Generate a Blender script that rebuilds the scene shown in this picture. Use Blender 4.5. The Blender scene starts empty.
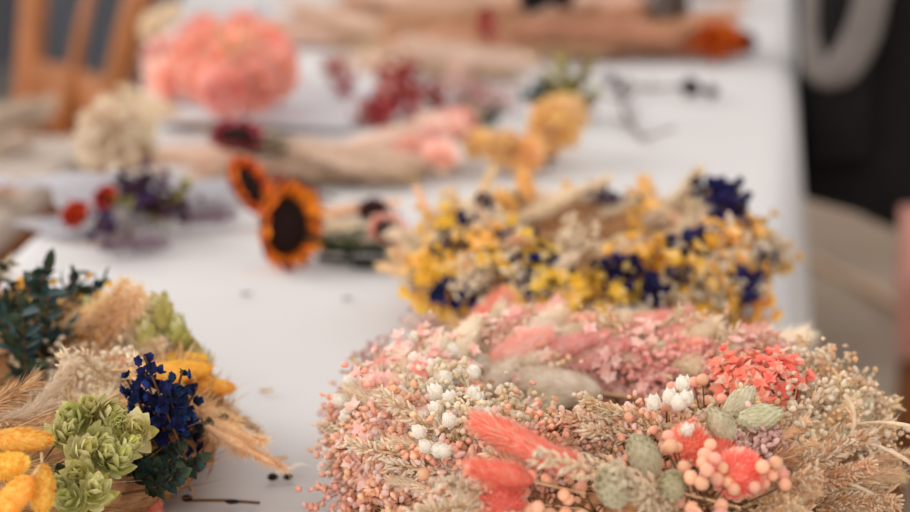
import bpy, math, random
from mathutils import Vector, Quaternion, Matrix
R = random.Random(7)
PI = math.pi
col = bpy.context.scene.collection
sc = bpy.context.scene

# ------------------------------------------------------------------ camera frame (used to measure real positions)
F, PITCH, CAMZ, TZ = 2000.0, math.radians(12.57), 1.10, 0.75
cP, sP = math.cos(PITCH), math.sin(PITCH)
def at(px, py, z=TZ):
    u = (px - 455) / F; v = (256 - py) / F
    d = Vector((u, cP + v * sP, -sP + v * cP))
    t = (z - CAMZ) / d.z
    return Vector((d.x * t, d.y * t, z))
def at_d(px, py, dist):
    u = (px - 455) / F; v = (256 - py) / F
    d = Vector((u, cP + v * sP, -sP + v * cP))
    return Vector((0, 0, CAMZ)) + d * (dist / d.y)

# ------------------------------------------------------------------ materials
def lin(c):
    c = c / 255.0
    return c / 12.92 if c <= 0.04045 else ((c + 0.055) / 1.055) ** 2.4
MATS = {}
def mat(name, rgb, rough=0.8, tr=0.2, var=0.12, hue=0.012, nscale=60, namt=0.25, rgb2=None, sheen=0.0, bump=0.0, spec=0.25):
    if name in MATS: return MATS[name]
    m = bpy.data.materials.new(name); m.use_nodes = True
    nt = m.node_tree; N = nt.nodes; L = nt.links
    N.clear()
    out = N.new('ShaderNodeOutputMaterial'); p = N.new('ShaderNodeBsdfPrincipled')
    c1 = (lin(rgb[0]), lin(rgb[1]), lin(rgb[2]), 1)
    if rgb2 is None:
        c2 = (c1[0] * (1 - namt), c1[1] * (1 - namt * 1.15), c1[2] * (1 - namt * 1.3), 1)
    else:
        c2 = (lin(rgb2[0]), lin(rgb2[1]), lin(rgb2[2]), 1)
    tc = N.new('ShaderNodeTexCoord'); no = N.new('ShaderNodeTexNoise')
    no.inputs['Scale'].default_value = nscale; no.inputs['Detail'].default_value = 3
    oi = N.new('ShaderNodeObjectInfo')
    add = N.new('ShaderNodeVectorMath'); add.operation = 'ADD'
    L.new(tc.outputs['Object'], add.inputs[0]); L.new(oi.outputs['Random'], add.inputs[1])
    L.new(add.outputs[0], no.inputs['Vector'])
    mr = N.new('ShaderNodeMapRange'); mr.inputs[1].default_value = 0.35; mr.inputs[2].default_value = 0.65
    L.new(no.outputs['Fac'], mr.inputs[0])
    mx = N.new('ShaderNodeMix'); mx.data_type = 'RGBA'
    mx.inputs[6].default_value = c1; mx.inputs[7].default_value = c2
    L.new(mr.outputs[0], mx.inputs[0])
    hs = N.new('ShaderNodeHueSaturation')
    L.new(mx.outputs[2], hs.inputs['Color'])
    v = N.new('ShaderNodeMapRange'); v.inputs[3].default_value = 1 - var; v.inputs[4].default_value = 1 + var
    L.new(oi.outputs['Random'], v.inputs[0]); L.new(v.outputs[0], hs.inputs['Value'])
    ml = N.new('ShaderNodeMath'); ml.operation = 'MULTIPLY'; ml.inputs[1].default_value = 7.31
    fr = N.new('ShaderNodeMath'); fr.operation = 'FRACT'
    h = N.new('ShaderNodeMapRange'); h.inputs[3].default_value = 0.5 - hue; h.inputs[4].default_value = 0.5 + hue
    L.new(oi.outputs['Random'], ml.inputs[0]); L.new(ml.outputs[0], fr.inputs[0]); L.new(fr.outputs[0], h.inputs[0]); L.new(h.outputs[0], hs.inputs['Hue'])
    L.new(hs.outputs[0], p.inputs['Base Color'])
    p.inputs['Roughness'].default_value = rough
    p.inputs['Specular IOR Level'].default_value = spec
    if sheen: p.inputs['Sheen Weight'].default_value = sheen
    if bump:
        b = N.new('ShaderNodeBump'); b.inputs['Strength'].default_value = bump; b.inputs['Distance'].default_value = 0.002
        L.new(no.outputs['Fac'], b.inputs['Height']); L.new(b.outputs[0], p.inputs['Normal'])
    if tr > 0:
        t = N.new('ShaderNodeBsdfTranslucent'); ms = N.new('ShaderNodeMixShader'); ms.inputs[0].default_value = tr
        L.new(hs.outputs[0], t.inputs['Color']); L.new(p.outputs[0], ms.inputs[1]); L.new(t.outputs[0], ms.inputs[2])
        L.new(ms.outputs[0], out.inputs[0])
    else:
        L.new(p.outputs[0], out.inputs[0])
    MATS[name] = m
    return m

mat('peach_berry', (252, 200, 168), 0.6, 0.15, 0.14, 0.015, 400, 0.3, (240, 168, 134))
mat('peach_floret', (254, 214, 184), 0.8, 0.35, 0.12, 0.015, 300, 0.3, (250, 188, 156))
mat('pink_floret', (255, 212, 200), 0.8, 0.38, 0.12, 0.012, 250, 0.2, (254, 190, 176))
mat('pale_pink', (255, 232, 220), 0.8, 0.38, 0.08, 0.01, 200, 0.2, (250, 212, 200))
mat('rose_floret', (252, 206, 192), 0.8, 0.35, 0.15, 0.01, 250, 0.3, (242, 176, 160))
mat('coral', (255, 172, 150), 0.8, 0.38, 0.06, 0.008, 400, 0.2, (255, 146, 122))
mat('coral_tip', (255, 216, 194), 0.8, 0.38, 0.06, 0.008, 400, 0.2)
mat('white_bud', (255, 250, 240), 0.7, 0.4, 0.03, 0.005, 300, 0.05)
mat('cream', (255, 242, 218), 0.8, 0.35, 0.08, 0.01, 200, 0.18)
mat('tan', (250, 220, 180), 0.85, 0.35, 0.12, 0.012, 200, 0.3, (234, 192, 146))
mat('tan_light', (254, 234, 204), 0.85, 0.35, 0.08, 0.01, 200, 0.25)
mat('tan_deep', (222, 176, 130), 0.85, 0.2, 0.15, 0.01, 200, 0.35)
mat('straw', (200, 152, 106), 0.9, 0.1, 0.0, 0.0, 120, 0.4, (150, 104, 68))
mat('stem_tan', (214, 180, 136), 0.8, 0.0, 0.15, 0.01, 200, 0.3)
mat('stem_brown', (120, 84, 54), 0.8, 0.0, 0.15, 0.01, 200, 0.3)
mat('sage', (222, 216, 186), 0.85, 0.2, 0.08, 0.015, 260, 0.2, (206, 196, 160))
mat('sage_tail', (252, 240, 222), 0.9, 0.3, 0.08, 0.01, 260, 0.2, (240, 224, 200))
mat('mauve', (232, 192, 182), 0.8, 0.2, 0.12, 0.012, 300, 0.3, (206, 156, 148))
mat('yellow', (255, 222, 120), 0.8, 0.35, 0.06, 0.01, 300, 0.2, (254, 200, 88))
mat('yellow_soft', (255, 226, 158), 0.85, 0.3, 0.08, 0.01, 200, 0.25, (250, 204, 122))
mat('yellow_statice', (254, 212, 92), 0.8, 0.35, 0.1, 0.012, 200, 0.25, (242, 182, 50))
mat('hop_green', (232, 226, 176), 0.75, 0.3, 0.1, 0.015, 180, 0.3, (206, 198, 128))
mat('lime', (214, 206, 130), 0.75, 0.3, 0.12, 0.015, 180, 0.3, (176, 172, 90))
mat('navy', (28, 36, 80), 0.75, 0.15, 0.2, 0.02, 200, 0.4, (18, 20, 46))
mat('blue', (34, 62, 120), 0.75, 0.2, 0.2, 0.02, 150, 0.4, (24, 34, 84))
mat('violet', (54, 46, 108), 0.75, 0.15, 0.2, 0.02, 150, 0.4, (34, 26, 68))
mat('dark_green', (50, 80, 76), 0.6, 0.12, 0.25, 0.02, 150, 0.4, (30, 46, 48))
mat('mid_green', (70, 82, 56), 0.65, 0.15, 0.25, 0.02, 150, 0.4, (36, 48, 34))
mat('olive', (140, 128, 66), 0.75, 0.2, 0.15, 0.02, 150, 0.35)
mat('teal_green', (52, 84, 78), 0.7, 0.15, 0.15, 0.02, 150, 0.35)
mat('sun_orange', (255, 156, 50), 0.7, 0.3, 0.1, 0.012, 120, 0.3, (236, 104, 22))
mat('rust', (176, 66, 18), 0.75, 0.2, 0.12, 0.012, 120, 0.35)
mat('seed_dark', (44, 24, 20), 0.85, 0.0, 0.1, 0.0, 300, 0.4)
mat('wine', (150, 22, 22), 0.7, 0.2, 0.12, 0.01, 150, 0.35, (92, 12, 16))
mat('crimson', (206, 96, 90), 0.75, 0.2, 0.15, 0.01, 150, 0.35, (170, 60, 60))
mat('poppy_red', (226, 70, 40), 0.7, 0.2, 0.08, 0.01, 150, 0.3)
mat('plum', (84, 48, 66), 0.8, 0.15, 0.2, 0.02, 150, 0.35)
mat('lavender', (176, 156, 172), 0.85, 0.15, 0.12, 0.02, 200, 0.3)
mat('salmon', (255, 192, 170), 0.85, 0.3, 0.1, 0.012, 120, 0.25, (252, 162, 140))
mat('pampas_pink', (248, 224, 206), 0.9, 0.3, 0.08, 0.01, 60, 0.15)
mat('pampas_tan', (230, 184, 150), 0.9, 0.3, 0.1, 0.01, 60, 0.2)
mat('pampas_beige', (222, 206, 190), 0.9, 0.3, 0.08, 0.01, 60, 0.2)
mat('grey_stem', (150, 138, 138), 0.85, 0.0, 0.1, 0.0, 60, 0.2)
mat('ash_flower', (76, 70, 76), 0.85, 0.1, 0.1, 0.0, 100, 0.3)
mat('black_leaf', (34, 30, 26), 0.7, 0.05, 0.1, 0.0, 100, 0.3)

# ------------------------------------------------------------------ mesh builder
def perp(d):
    a = Vector((0, 0, 1)) if abs(d.z) < 0.9 else Vector((1, 0, 0))
    u = d.cross(a).normalized()
    return u, d.cross(u).normalized()
def rdir(r):
    z = r.uniform(-1, 1); a = r.uniform(0, 2 * PI); s = math.sqrt(1 - z * z)
    return Vector((s * math.cos(a), s * math.sin(a), z))
class MB:
    def __init__(s): s.v = []; s.f = []; s.m = []; s.mats = []; s.cur = 0
    def use(s, name):
        if name not in s.mats: s.mats.append(name)
        s.cur = s.mats.index(name); return s
    def face(s, *idx): s.f.append(idx); s.m.append(s.cur)
    def tri(s, a, b, c):
        n = len(s.v); s.v += [a, b, c]; s.face(n, n + 1, n + 2)
    def hair(s, p, d, l, w, bend=None):
        u, _ = perp(d); n = len(s.v)
        if bend is None:
            s.v += [p - u * w, p + u * w, p + d * l]; s.face(n, n + 1, n + 2)
        else:
            mid = p + d * (l * .5); tip = p + d * l + bend * l
            s.v += [p - u * w, p + u * w, mid - u * w * .8 + bend * l * .25, mid + u * w * .8 + bend * l * .25, tip]
            s.face(n, n + 1, n + 3, n + 2); s.face(n + 2, n + 3, n + 4)
    def tube(s, pts, rad, k=5, cap=True):
        n0 = len(s.v); pts = [Vector(p) for p in pts]
        if not hasattr(rad, '__len__'): rad = [rad] * len(pts)
        d0 = (pts[1] - pts[0]).normalized(); u, w = perp(d0)
        for i, p in enumerate(pts):
            d = (pts[min(i + 1, len(pts) - 1)] - pts[max(i - 1, 0)])
            if d.length < 1e-9: d = d0
            d.normalize(); u = (u - d * u.dot(d)).normalized(); w = d.cross(u)
            for j in range(k):
                a = 2 * PI * j / k
                s.v.append(p + (u * math.cos(a) + w * math.sin(a)) * rad[i])
        for i in range(len(pts) - 1):
            for j in range(k):
                a = n0 + i * k + j; b = n0 + i * k + (j + 1) % k
                s.face(a, b, b + k, a + k)
        if cap:
            s.face(*[n0 + j for j in range(k)][::-1]); e = n0 + (len(pts) - 1) * k
            s.face(*[e + j for j in range(k)])
    def ell(s, c, d, L, W, k=8, rows=6, noise=0.0, r=R, W2=None, prof=None):
        """ellipsoid centred at c, long axis d with half length L, half width W"""
        c = Vector(c); d = Vector(d).normalized(); u, w = perp(d); n0 = len(s.v); W2 = W2 or W
        s.v.append(c - d * L)
        for i in range(1, rows):
            t = -math.cos(PI * i / rows); rr = math.sqrt(max(0, 1 - t * t))
            if prof: rr *= prof((t + 1) / 2)
            for j in range(k):
                a = 2 * PI * (j + .5 * (i % 2)) / k; q = 1 + r.uniform(-noise, noise)
                s.v.append(c + d * (L * t) + (u * math.cos(a) * W + w * math.sin(a) * W2) * rr * q)
        s.v.append(c + d * L)
        for j in range(k):
            s.face(n0, n0 + 1 + (j + 1) % k, n0 + 1 + j)
            e = n0 + 1 + (rows - 2) * k
            s.face(e + j, e + (j + 1) % k, n0 + 1 + (rows - 1) * k)
        for i in range(rows - 2):
            for j in range(k):
                a = n0 + 1 + i * k + j; b = n0 + 1 + i * k + (j + 1) % k
                s.face(a, b, b + k, a + k)
    def petal(s, p, d, n, L, W, curl=0.3, cup=0.25, rows=4, point=1.0):
        """petal from p along d, surface normal n, curls toward n; cupped across"""
        d = d.normalized(); n = (n - d * n.dot(d)).normalized(); side = d.cross(n); n0 = len(s.v)
        for i in range(rows + 1):
            t = i / rows
            w = W * math.sin(PI * min(1, (0.18 + 0.82 * t) ** (0.9)) ) ** (0.75 * point) if i < rows else W * 0.08
            ctr = p + d * (L * t * (1 - 0.25 * abs(curl) * t)) + n * (curl * L * t * t)
            for q in (-1, 0, 1):
                s.v.append(ctr + side * (q * w) + n * (cup * w * abs(q)))
        for i in range(rows):
            for q in (0, 1):
                a = n0 + i * 3 + q
                s.face(a, a + 1, a + 4, a + 3)
    def box(s, c, h, rot=None):
        c = Vector(c); n0 = len(s.v)
        for x in (-1, 1):
            for y in (-1, 1):
                for z in (-1, 1):
                    q = Vector((x * h[0], y * h[1], z * h[2]))
                    if rot: q = rot @ q
                    s.v.append(c + q)
        for f in ((0, 1, 3, 2), (4, 6, 7, 5), (0, 4, 5, 1), (2, 3, 7, 6), (0, 2, 6, 4), (1, 5, 7, 3)):
            s.face(*[n0 + i for i in f])
    def mesh(s, name, smooth=True):
        me = bpy.data.meshes.new(name)
        me.from_pydata([tuple(v) for v in s.v], [], s.f)
        for n in s.mats: me.materials.append(MATS[n])
        me.polygons.foreach_set('material_index', s.m)
        if smooth: me.polygons.foreach_set('use_smooth', [True] * len(s.f))
        me.update(); return me

# ------------------------------------------------------------------ scene objects
def tag(o, label=None, cat=None, group=None, kind=None):
    if label: o['label'] = label
    if cat: o['category'] = cat
    if group: o['group'] = group
    if kind: o['kind'] = kind
    return o
def empty(name, loc, label, cat, group=None):
    o = bpy.data.objects.new(name, None); col.objects.link(o); o.location = loc
    o.empty_display_size = 0.05
    WL[o.name] = Vector(loc)
    return tag(o, label, cat, group)
WL = {}
def obj(name, me, parent=None, loc=(0, 0, 0)):
    """mesh in world coordinates; parented to a thing keeps its place"""
    if isinstance(me, MB): me = me.mesh(name)
    o = bpy.data.objects.new(name, me); col.objects.link(o)
    o.parent = parent
    o.location = Vector(loc) - (WL.get(parent.name, Vector((0, 0, 0))) if parent else Vector((0, 0, 0)))
    return o
def inst(me, name, parent, p, d, s=1.0, roll=None, label=None, r=R):
    o = bpy.data.objects.new(name, me); col.objects.link(o)
    o.parent = parent
    base = WL.get(parent.name, Vector((0, 0, 0))) if parent else Vector((0, 0, 0))
    q = Vector(d).normalized().to_track_quat('Z', 'Y') @ Quaternion((0, 0, 1), r.uniform(0, 2 * PI) if roll is None else roll)
    o.rotation_mode = 'QUATERNION'; o.rotation_quaternion = q
    o.location = Vector(p) - base
    o.scale = (s, s, s) if not hasattr(s, '__len__') else s
    if label: o['label'] = label
    return o

# ------------------------------------------------------------------ plant kinds (along +Z, root at origin); each returns MB
Z = Vector((0, 0, 1))
def bez(a, b, c, n):
    return [a * (1 - t) ** 2 + b * 2 * t * (1 - t) + c * t * t for t in [i / n for i in range(n + 1)]]

def k_tail(r, m, L=.034, W=.0075, hairs=900, hl=.006, stem=.03, stemmat='stem_tan'):
    b = MB().use(stemmat); bend = Vector((r.uniform(-.003, .003), r.uniform(-.003, .003), 0))
    b.tube([Z * -stem, Z * 0 + bend * .3], .0008, 4, False)
    b.use(m); b.ell(Z * (L * .5), Z, L * .5, W * .8, 10, 8, .08, r, prof=lambda t: 1.08 - .25 * t)
    for i in range(hairs):
        if m == 'coral': b.use('coral_tip' if r.random() < .4 else m)
        t = r.random(); a = r.uniform(0, 2 * PI)
        tt = t * 2 - 1; rr = W * .74 * math.sqrt(max(0, 1 - tt * tt)) * (1.08 - .25 * t)
        rad = Vector((math.cos(a), math.sin(a), 0)); p = rad * rr + Z * (L * t)
        d = (rad * r.uniform(.45, 1) + Z * r.uniform(.5, 1.3) + rdir(r) * .15).normalized()
        b.hair(p, d, hl * r.uniform(.5, 1.1), .00028)
    return b
def k_phalaris(r, m, L=.024, W=.0075):
    b = MB().use('stem_tan'); b.tube([Z * -.03, Z * 0], .0007, 4, False)
    b.use(m); b.ell(Z * (L * .5), Z, L * .48, W * .85, 10, 7, .05, r)
    n = 90
    for i in range(n):
        t = (i + .5) / n; a = i * 2.39996; tt = t * 2 - 1
        rr = W * .82 * math.sqrt(max(0.02, 1 - tt * tt)); rad = Vector((math.cos(a), math.sin(a), 0))
        b.petal(rad * rr + Z * (L * (t * .95 - .02)), (Z + rad * .25 * (1 - t) - rad * .35 * t), rad, .0055, .0018, .12, .2, 2)
    for i in range(90):
        t = r.random(); a = r.uniform(0, 6.28); rad = Vector((math.cos(a), math.sin(a), 0)); tt = 2 * t - 1
        b.hair(rad * W * .8 * math.sqrt(max(0, 1 - tt * tt)) + Z * L * t, (rad + Z).normalized(), .003, .0002)
    return b
def k_globe(r, m, tip, Rr=.0105):
    """globe amaranth: ovoid of small pointed bracts"""
    b = MB().use('stem_tan'); b.tube([Z * -.03, Z * 0], .0008, 4, False)
    b.use(m); b.ell(Z * Rr, Z, Rr * 1.0, Rr * .88, 12, 8, .03, r)
    n = 190
    for i in range(n):
        t = (i + .5) / n; a = i * 2.39996; zz = 1 - 1.8 * t; s = math.sqrt(max(0, 1 - zz * zz))
        nd = Vector((s * math.cos(a), s * math.sin(a), zz))
        p = Z * Rr + Vector((nd.x * .85, nd.y * .85, nd.z)) * Rr * .9
        b.use(tip if r.random() < (.15 + .5 * t) else m)
        b.petal(p, nd * .75 + Z * .6 + rdir(r) * .2, nd, .0045, .0012, .1, .5, 2)
    return b
def k_berries(r, m, n=9, sr=.0031, spread=.016, stem='stem_brown', length=.03, kk=8, only_stem=False):
    b = MB(); pts = []
    for i in range(n * 8):
        p = Vector((r.gauss(0, 1), r.gauss(0, 1), r.gauss(0, .8)))
        if p.length > 1.9: continue
        p = p * spread * .55 + Z * length
        if all((p - q).length > sr * 1.75 for q in pts): pts.append(p)
        if len(pts) >= n: break
    b.use(stem); b.tube([Z * -.02, Z * length * .5], .0008, 4, False)
    for p in pts: b.tube(bez(Z * length * .4, Z * length * .6 + (p - Z * length) * .4, p, 3), .00045, 3, False)
    if only_stem: return b, pts
    b.use(m)
    for p in pts: b.ell(p, rdir(r), sr * r.uniform(.85, 1.1), sr * r.uniform(.8, 1), kk, 6, .04, r)
    return b
def k_spray(r, m, n=70, sr=.0016, spread=.02, length=.035, stem='stem_tan', m2=None, k=5):
    """fine spray of tiny florets on hair-thin branches"""
    b = MB(); nodes = []
    b.use(stem); b.tube([Z * -.02, Z * length * .45], .0008, 4, False)
    for i in range(max(4, n // 9)):
        d = (Z + rdir(r) * .75).normalized(); q = Z * length * r.uniform(.1, .5); e = q + d * length * r.uniform(.4, .8)
        b.tube([q, (q + e) / 2 + rdir(r) * .001, e], .0004, 3, False); nodes.append((q, e))
    for i in range(n):
        q, e = r.choice(nodes); p = q.lerp(e, r.uniform(.45, 1.1)) + rdir(r) * spread * r.uniform(.1, .42)
        b.use(m2 if (m2 and r.random() < .35) else m)
        b.ell(p, rdir(r), sr * r.uniform(.8, 1.5), sr * r.uniform(.6, 1), k, 4, .15, r)
    return b
def k_daisy(r, m, m2, n=42, Rr=.014, ctr='cream', ctrR=.3):
    """strawflower: layers of papery pointed bracts round a domed centre"""
    b = MB().use('stem_tan'); b.tube([Z * -.03, Z * 0], .0009, 4, False)
    for i in range(n):
        t = i / n; a = i * 2.39996; el = .25 + 1.15 * t
        d = Vector((math.cos(a) * math.cos(el), math.sin(a) * math.cos(el), math.sin(el)))
        b.use(m2 if r.random() < .3 else m)
        b.petal(Vector((math.cos(a), math.sin(a), 0)) * Rr * .22 * (1 - t * .6) + Z * .001 * t, d, Z - d * .2, Rr * (1.0 - .45 * t) * r.uniform(.9, 1.1), Rr * .24, .25, .35, 3)
    b.use(ctr); b.ell(Z * Rr * .3, Z, Rr * .18, Rr * ctrR, 10, 6, .08, r)
    return b
def k_bud(r, m, n=6):
    b = MB()
    for i in range(n):
        b.use('stem_tan'); e = Vector((r.gauss(0, .006), r.gauss(0, .006), r.uniform(.018, .034))); d = (e * 1.0 + Z * .02).normalized()
        b.tube([Z * -.012, e], .0006, 3, False)
        b.use(m); b.ell(e + d * .003, d, .0048, .0034, 8, 6, .04, r)
        for j in range(14):
            a = j * 2.39996; t = j / 14; u, w = perp(d); rad = u * math.cos(a) + w * math.sin(a)
            b.petal(e + rad * .0022 - d * .001 + d * .005 * t, d + rad * (.45 - .5 * t), rad, .0052, .0019, .1, .4, 2)
    return b
def k_spike(r, m, L=.055, n=110, w=.0065, sp=.0026, m2=None, awn=.006, stem=.04):
    """grass ear: spikelets packed on an arching axis"""
    b = MB().use('stem_tan'); bx = Vector((r.uniform(-.2, .2), r.uniform(-.2, .2), 0)) * L
    axis = lambda t: Z * (L * t) + bx * t * t
    b.tube([Z * -stem, axis(0), axis(.5), axis(1)], .0007, 4, False)
    for i in range(n):
        t = (i + .5) / n; a = i * 2.39996; ww = w * (1 - .65 * t * t) * (.55 + .45 * min(1, t * 5))
        rad = Vector((math.cos(a), math.sin(a), 0)); p = axis(t) + rad * ww * .45
        d = (Z * 1.1 + rad * .9 + rdir(r) * .6).normalized(); p = p + rdir(r) * w * .25
        b.use(m2 if m2 and r.random() < .4 else m)
        b.ell(p + d * sp * .6, d, sp * r.uniform(.8, 1.2), sp * .33, 5, 4, .1, r)
        if awn and r.random() < .8: b.hair(p + d * sp, (d + Z * .5).normalized(), awn * r.uniform(.5, 1.2), .0002)
    return b
def k_plume(r, m, L=.13, W=.018, n=1100, hl=.022, hw=.0003, stem=.05, m2=None, droop=.15):
    """pampas or reed plume: fine silky hairs along an arching axis"""
    b = MB().use('stem_tan'); bx = Vector((r.uniform(-1, 1), r.uniform(-1, 1), 0)).normalized() * L * droop
    axis = lambda t: Z * (L * t) + bx * t * t
    b.tube([Z * -stem, axis(0), axis(.5), axis(.95)], [.0013, .001, .0007, .0003], 4, False)
    b.use(m)
    b.ell(Z * L * .47 + bx * .25, (Z * L + bx), L * .44, W * .34, 7, 7, .25, r, prof=lambda t: 1.15 - .6 * t)
    for i in range(n):
        t = r.random() ** .9 * .97; a = r.uniform(0, 2 * PI); rad = Vector((math.cos(a), math.sin(a), 0))
        env = W * (1 - .75 * t) * (.4 + .6 * min(1, t * 6))
        b.use(m2 if m2 and r.random() < .35 else m)
        p = axis(t) + rad * env * r.uniform(.0, .55)
        d = (Z * r.uniform(.7, 1.4) + rad * r.uniform(.3, .9)).normalized()
        b.hair(p, d, hl * r.uniform(.4, 1) * (1 - .4 * t), hw, rad * .15 + rdir(r) * .12)
    return b
def k_hop(r, m, m2, L=.022, W=.009):
    b = MB().use('stem_brown'); b.tube([Z * -.02, Z * .004], .0007, 4, False)
    n = 24
    for i in range(n):
        t = i / n; a = i * 2.39996; rad = Vector((math.cos(a), math.sin(a), 0))
        rr = W * .42 * math.sin(PI * (.2 + .75 * t)); el = .35 + .95 * t
        b.use(m2 if r.random() < .35 else m)
        b.petal(rad * rr * .4 + Z * (L * .75 * t), rad * math.cos(el) + Z * math.sin(el), Z + rad * -.3, W * 1.5 * (1 - .3 * t), W * .40, .35, .35, 4, 1.05)
    return b
def k_larkspur(r, m, m2, L=.05, n=16, fs=.0075):
    b = MB().use('stem_brown'); b.tube([Z * -.03, Z * L], .0008, 4, False)
    for i in range(n):
        t = (i + .5) / n; a = i * 2.39996; rad = Vector((math.cos(a), math.sin(a), 0))
        c = Z * (L * t) + rad * .006 * (1 - .5 * t); fd = (rad + Z * .5 + rdir(r) * .4).normalized(); u, w = perp(fd)
        for j in range(7):
            aa = 2 * PI * j / 7 + r.uniform(-.3, .3); q = u * math.cos(aa) + w * math.sin(aa)
            b.use(m2 if r.random() < .3 else m)
            b.petal(c, q + fd * r.uniform(.3, 1.1), fd, fs * r.uniform(.8, 1.2) * (1 - .4 * t), fs * .36, r.uniform(-.3, .5), .4, 3)
    return b
def k_leaf(r, m, m2, L=.06, n=20, ll=.02, lw=.0035, stem='stem_brown'):
    b = MB().use(stem); bx = Vector((r.uniform(-.2, .2), r.uniform(-.2, .2), 0)) * L
    ax = lambda t: Z * (L * t) + bx * t * t
    b.tube([Z * -.02, ax(0), ax(.5), ax(1)], .0008, 4, False)
    for i in range(n):
        t = (i + 1) / n; a = i * 2.39996; rad = Vector((math.cos(a), math.sin(a), 0))
        b.use(m2 if r.random() < .4 else m)
        b.petal(ax(t), rad * .85 + Z * .7 + rdir(r) * .3, Z - rad * .4, ll * r.uniform(.7, 1.1) * (1 - .35 * t), lw, r.uniform(-.2, .45), .35, 3, .8)
    return b
def k_statice(r, m, m2, n=34, spread=.017, fs=.0052, length=.03, stem='olive'):
    b = MB().use(stem); b.tube([Z * -.025, Z * length * .5], .001, 4, False)
    for i in range(n):
        e = Vector((r.gauss(0, .5), r.gauss(0, .5), r.gauss(0, .35))) * spread + Z * length
        fd = (e - Z * length * .4).normalized(); u, w = perp(fd)
        if i % 3 == 0: b.use(stem); b.tube([Z * length * .4, e], .0004, 3, False)
        for j in range(5):
            aa = 2 * PI * j / 5 + r.uniform(-.3, .3); q = u * math.cos(aa) + w * math.sin(aa)
            b.use(m2 if r.random() < .3 else m)
            b.petal(e, q * .8 + fd * r.uniform(.5, 1.), fd, fs * r.uniform(.8, 1.2), fs * .36, -.2, .4, 2)
    return b
def k_ruffle(r, m, m2, Rr=.022, n=120):
    """carnation or celosia like head: dense crumpled petals"""
    b = MB().use(m2); b.ell(Z * Rr * .7, Z, Rr * .6, Rr * .6, 9, 6, .1, r)
    for i in range(n):
        t = i / n; a = i * 2.39996; zz = 1 - 1.35 * t; s = math.sqrt(max(0, 1 - zz * zz)); nd = Vector((s * math.cos(a), s * math.sin(a), zz))
        b.use(m2 if r.random() < .35 else m)
        b.petal(Z * Rr * .7 + nd * Rr * .45, nd + rdir(r) * .5, rdir(r), Rr * r.uniform(.4, .65), Rr * .2, r.uniform(-.5, .5), .5, 3)
    b.use('stem_tan'); b.tube([Z * -Rr * 2, Z * Rr * .2], Rr * .06, 5, False)
    return b

CACHE = {}
def proto(kind, fn, nvar, *a, **k):
    key = (kind,)
    if key not in CACHE:
        CACHE[key] = [fn(random.Random(100 + 17 * i + len(kind) * 3), *a, **k).mesh(kind + '_mesh') for i in range(nvar)]
    return CACHE[key]
# kind: (part name, meshes, head centre height)
K = {}
def reg(key, name, h, fn, nvar, *a, **k): K[key] = (name, proto(key, fn, nvar, *a, **k), h)
reg('tail_sage', 'bunny_tail', .017, k_tail, 3, 'sage_tail')
reg('tail_white', 'bunny_tail', .015, k_tail, 2, 'cream', .030, .0075)
reg('tail_coral', 'bunny_tail', .018, k_tail, 2, 'coral', .036, .0068, 1600, .0075)
reg('tail_pink', 'bunny_tail', .017, k_tail, 2, 'pink_floret')
reg('tail_yellow', 'bunny_tail', .016, k_tail, 2, 'yellow', .030, .0064, 1500, .0025, stem=.008)
reg('tail_yellow_soft', 'bunny_tail', .017, k_tail, 2, 'yellow_soft')
reg('phalaris', 'canary_grass_head', .009, k_phalaris, 3, 'sage', .018, .0065)
reg('globe', 'globe_amaranth', .0085, k_globe, 2, 'coral', 'coral_tip', .0085)
reg('berries', 'berry_sprig', .03, k_berries, 3, 'peach_berry', 14)
reg('berries_fine', 'berry_sprig', .03, k_berries, 3, 'peach_berry', 26, .0023, .018)
reg('spray_peach', 'floret_spray', .025, k_spray, 4, 'peach_floret', 130, .0019, m2='pale_pink')
reg('spray_pink', 'floret_spray', .022, k_statice, 4, 'pale_pink', 'pink_floret', 46, .013, .0052, .022)
reg('spray_rose', 'floret_spray', .025, k_spray, 3, 'rose_floret', 110, .0019, m2='pink_floret')
reg('spray_tan', 'seed_spray', .025, k_spray, 4, 'tan', 150, .0016, m2='tan_light')
reg('spray_mauve', 'floret_spray', .025, k_spray, 2, 'mauve', 60, .002, m2='pale_pink')
reg('spray_cream', 'floret_spray', .025, k_spray, 3, 'cream', 120, .0018, m2='tan_light')
reg('bud', 'bud_cluster', .027, k_bud, 3, 'white_bud')
reg('daisy_pink', 'paper_daisy', .006, k_daisy, 2, 'pale_pink', 'pink_floret')
reg('daisy_cream', 'paper_daisy', .006, k_daisy, 2, 'cream', 'white_bud')
reg('spike_tan', 'grass_ear', .03, k_spike, 4, 'tan', m2='tan_light')
reg('spike_light', 'grass_ear', .03, k_spike, 3, 'tan_light', m2='cream')
reg('spike_big', 'grass_ear', .04, k_spike, 2, 'tan', .075, 220, .010, .0030, m2='tan_light')
reg('plume_tan', 'reed_plume', .06, k_plume, 3, 'tan', m2='tan_light')
reg('plume_deep', 'reed_plume', .06, k_plume, 2, 'tan_deep', m2='tan')
reg('plume_pink', 'reed_plume', .05, k_plume, 3, 'pink_floret', .10, .018, m2='pale_pink')
reg('plume_cream', 'reed_plume', .05, k_plume, 2, 'cream', .10, .018, m2='tan_light')
reg('coral_head', 'coral_flower', .02, k_statice, 2, 'coral', 'coral_tip', 110, .016, .0055, .02)
reg('hop', 'hop_cone', .012, k_hop, 3, 'hop_green', 'lime')
reg('hop_lime', 'hop_cone', .012, k_hop, 2, 'lime', 'hop_green')
reg('larkspur', 'larkspur_sprig', .025, k_larkspur, 3, 'navy', 'blue')
reg('larkspur_violet', 'larkspur_sprig', .025, k_larkspur, 2, 'violet', 'navy')
reg('leaf_dark', 'leaf_sprig', .04, k_leaf, 3, 'dark_green', 'mid_green')
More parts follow.
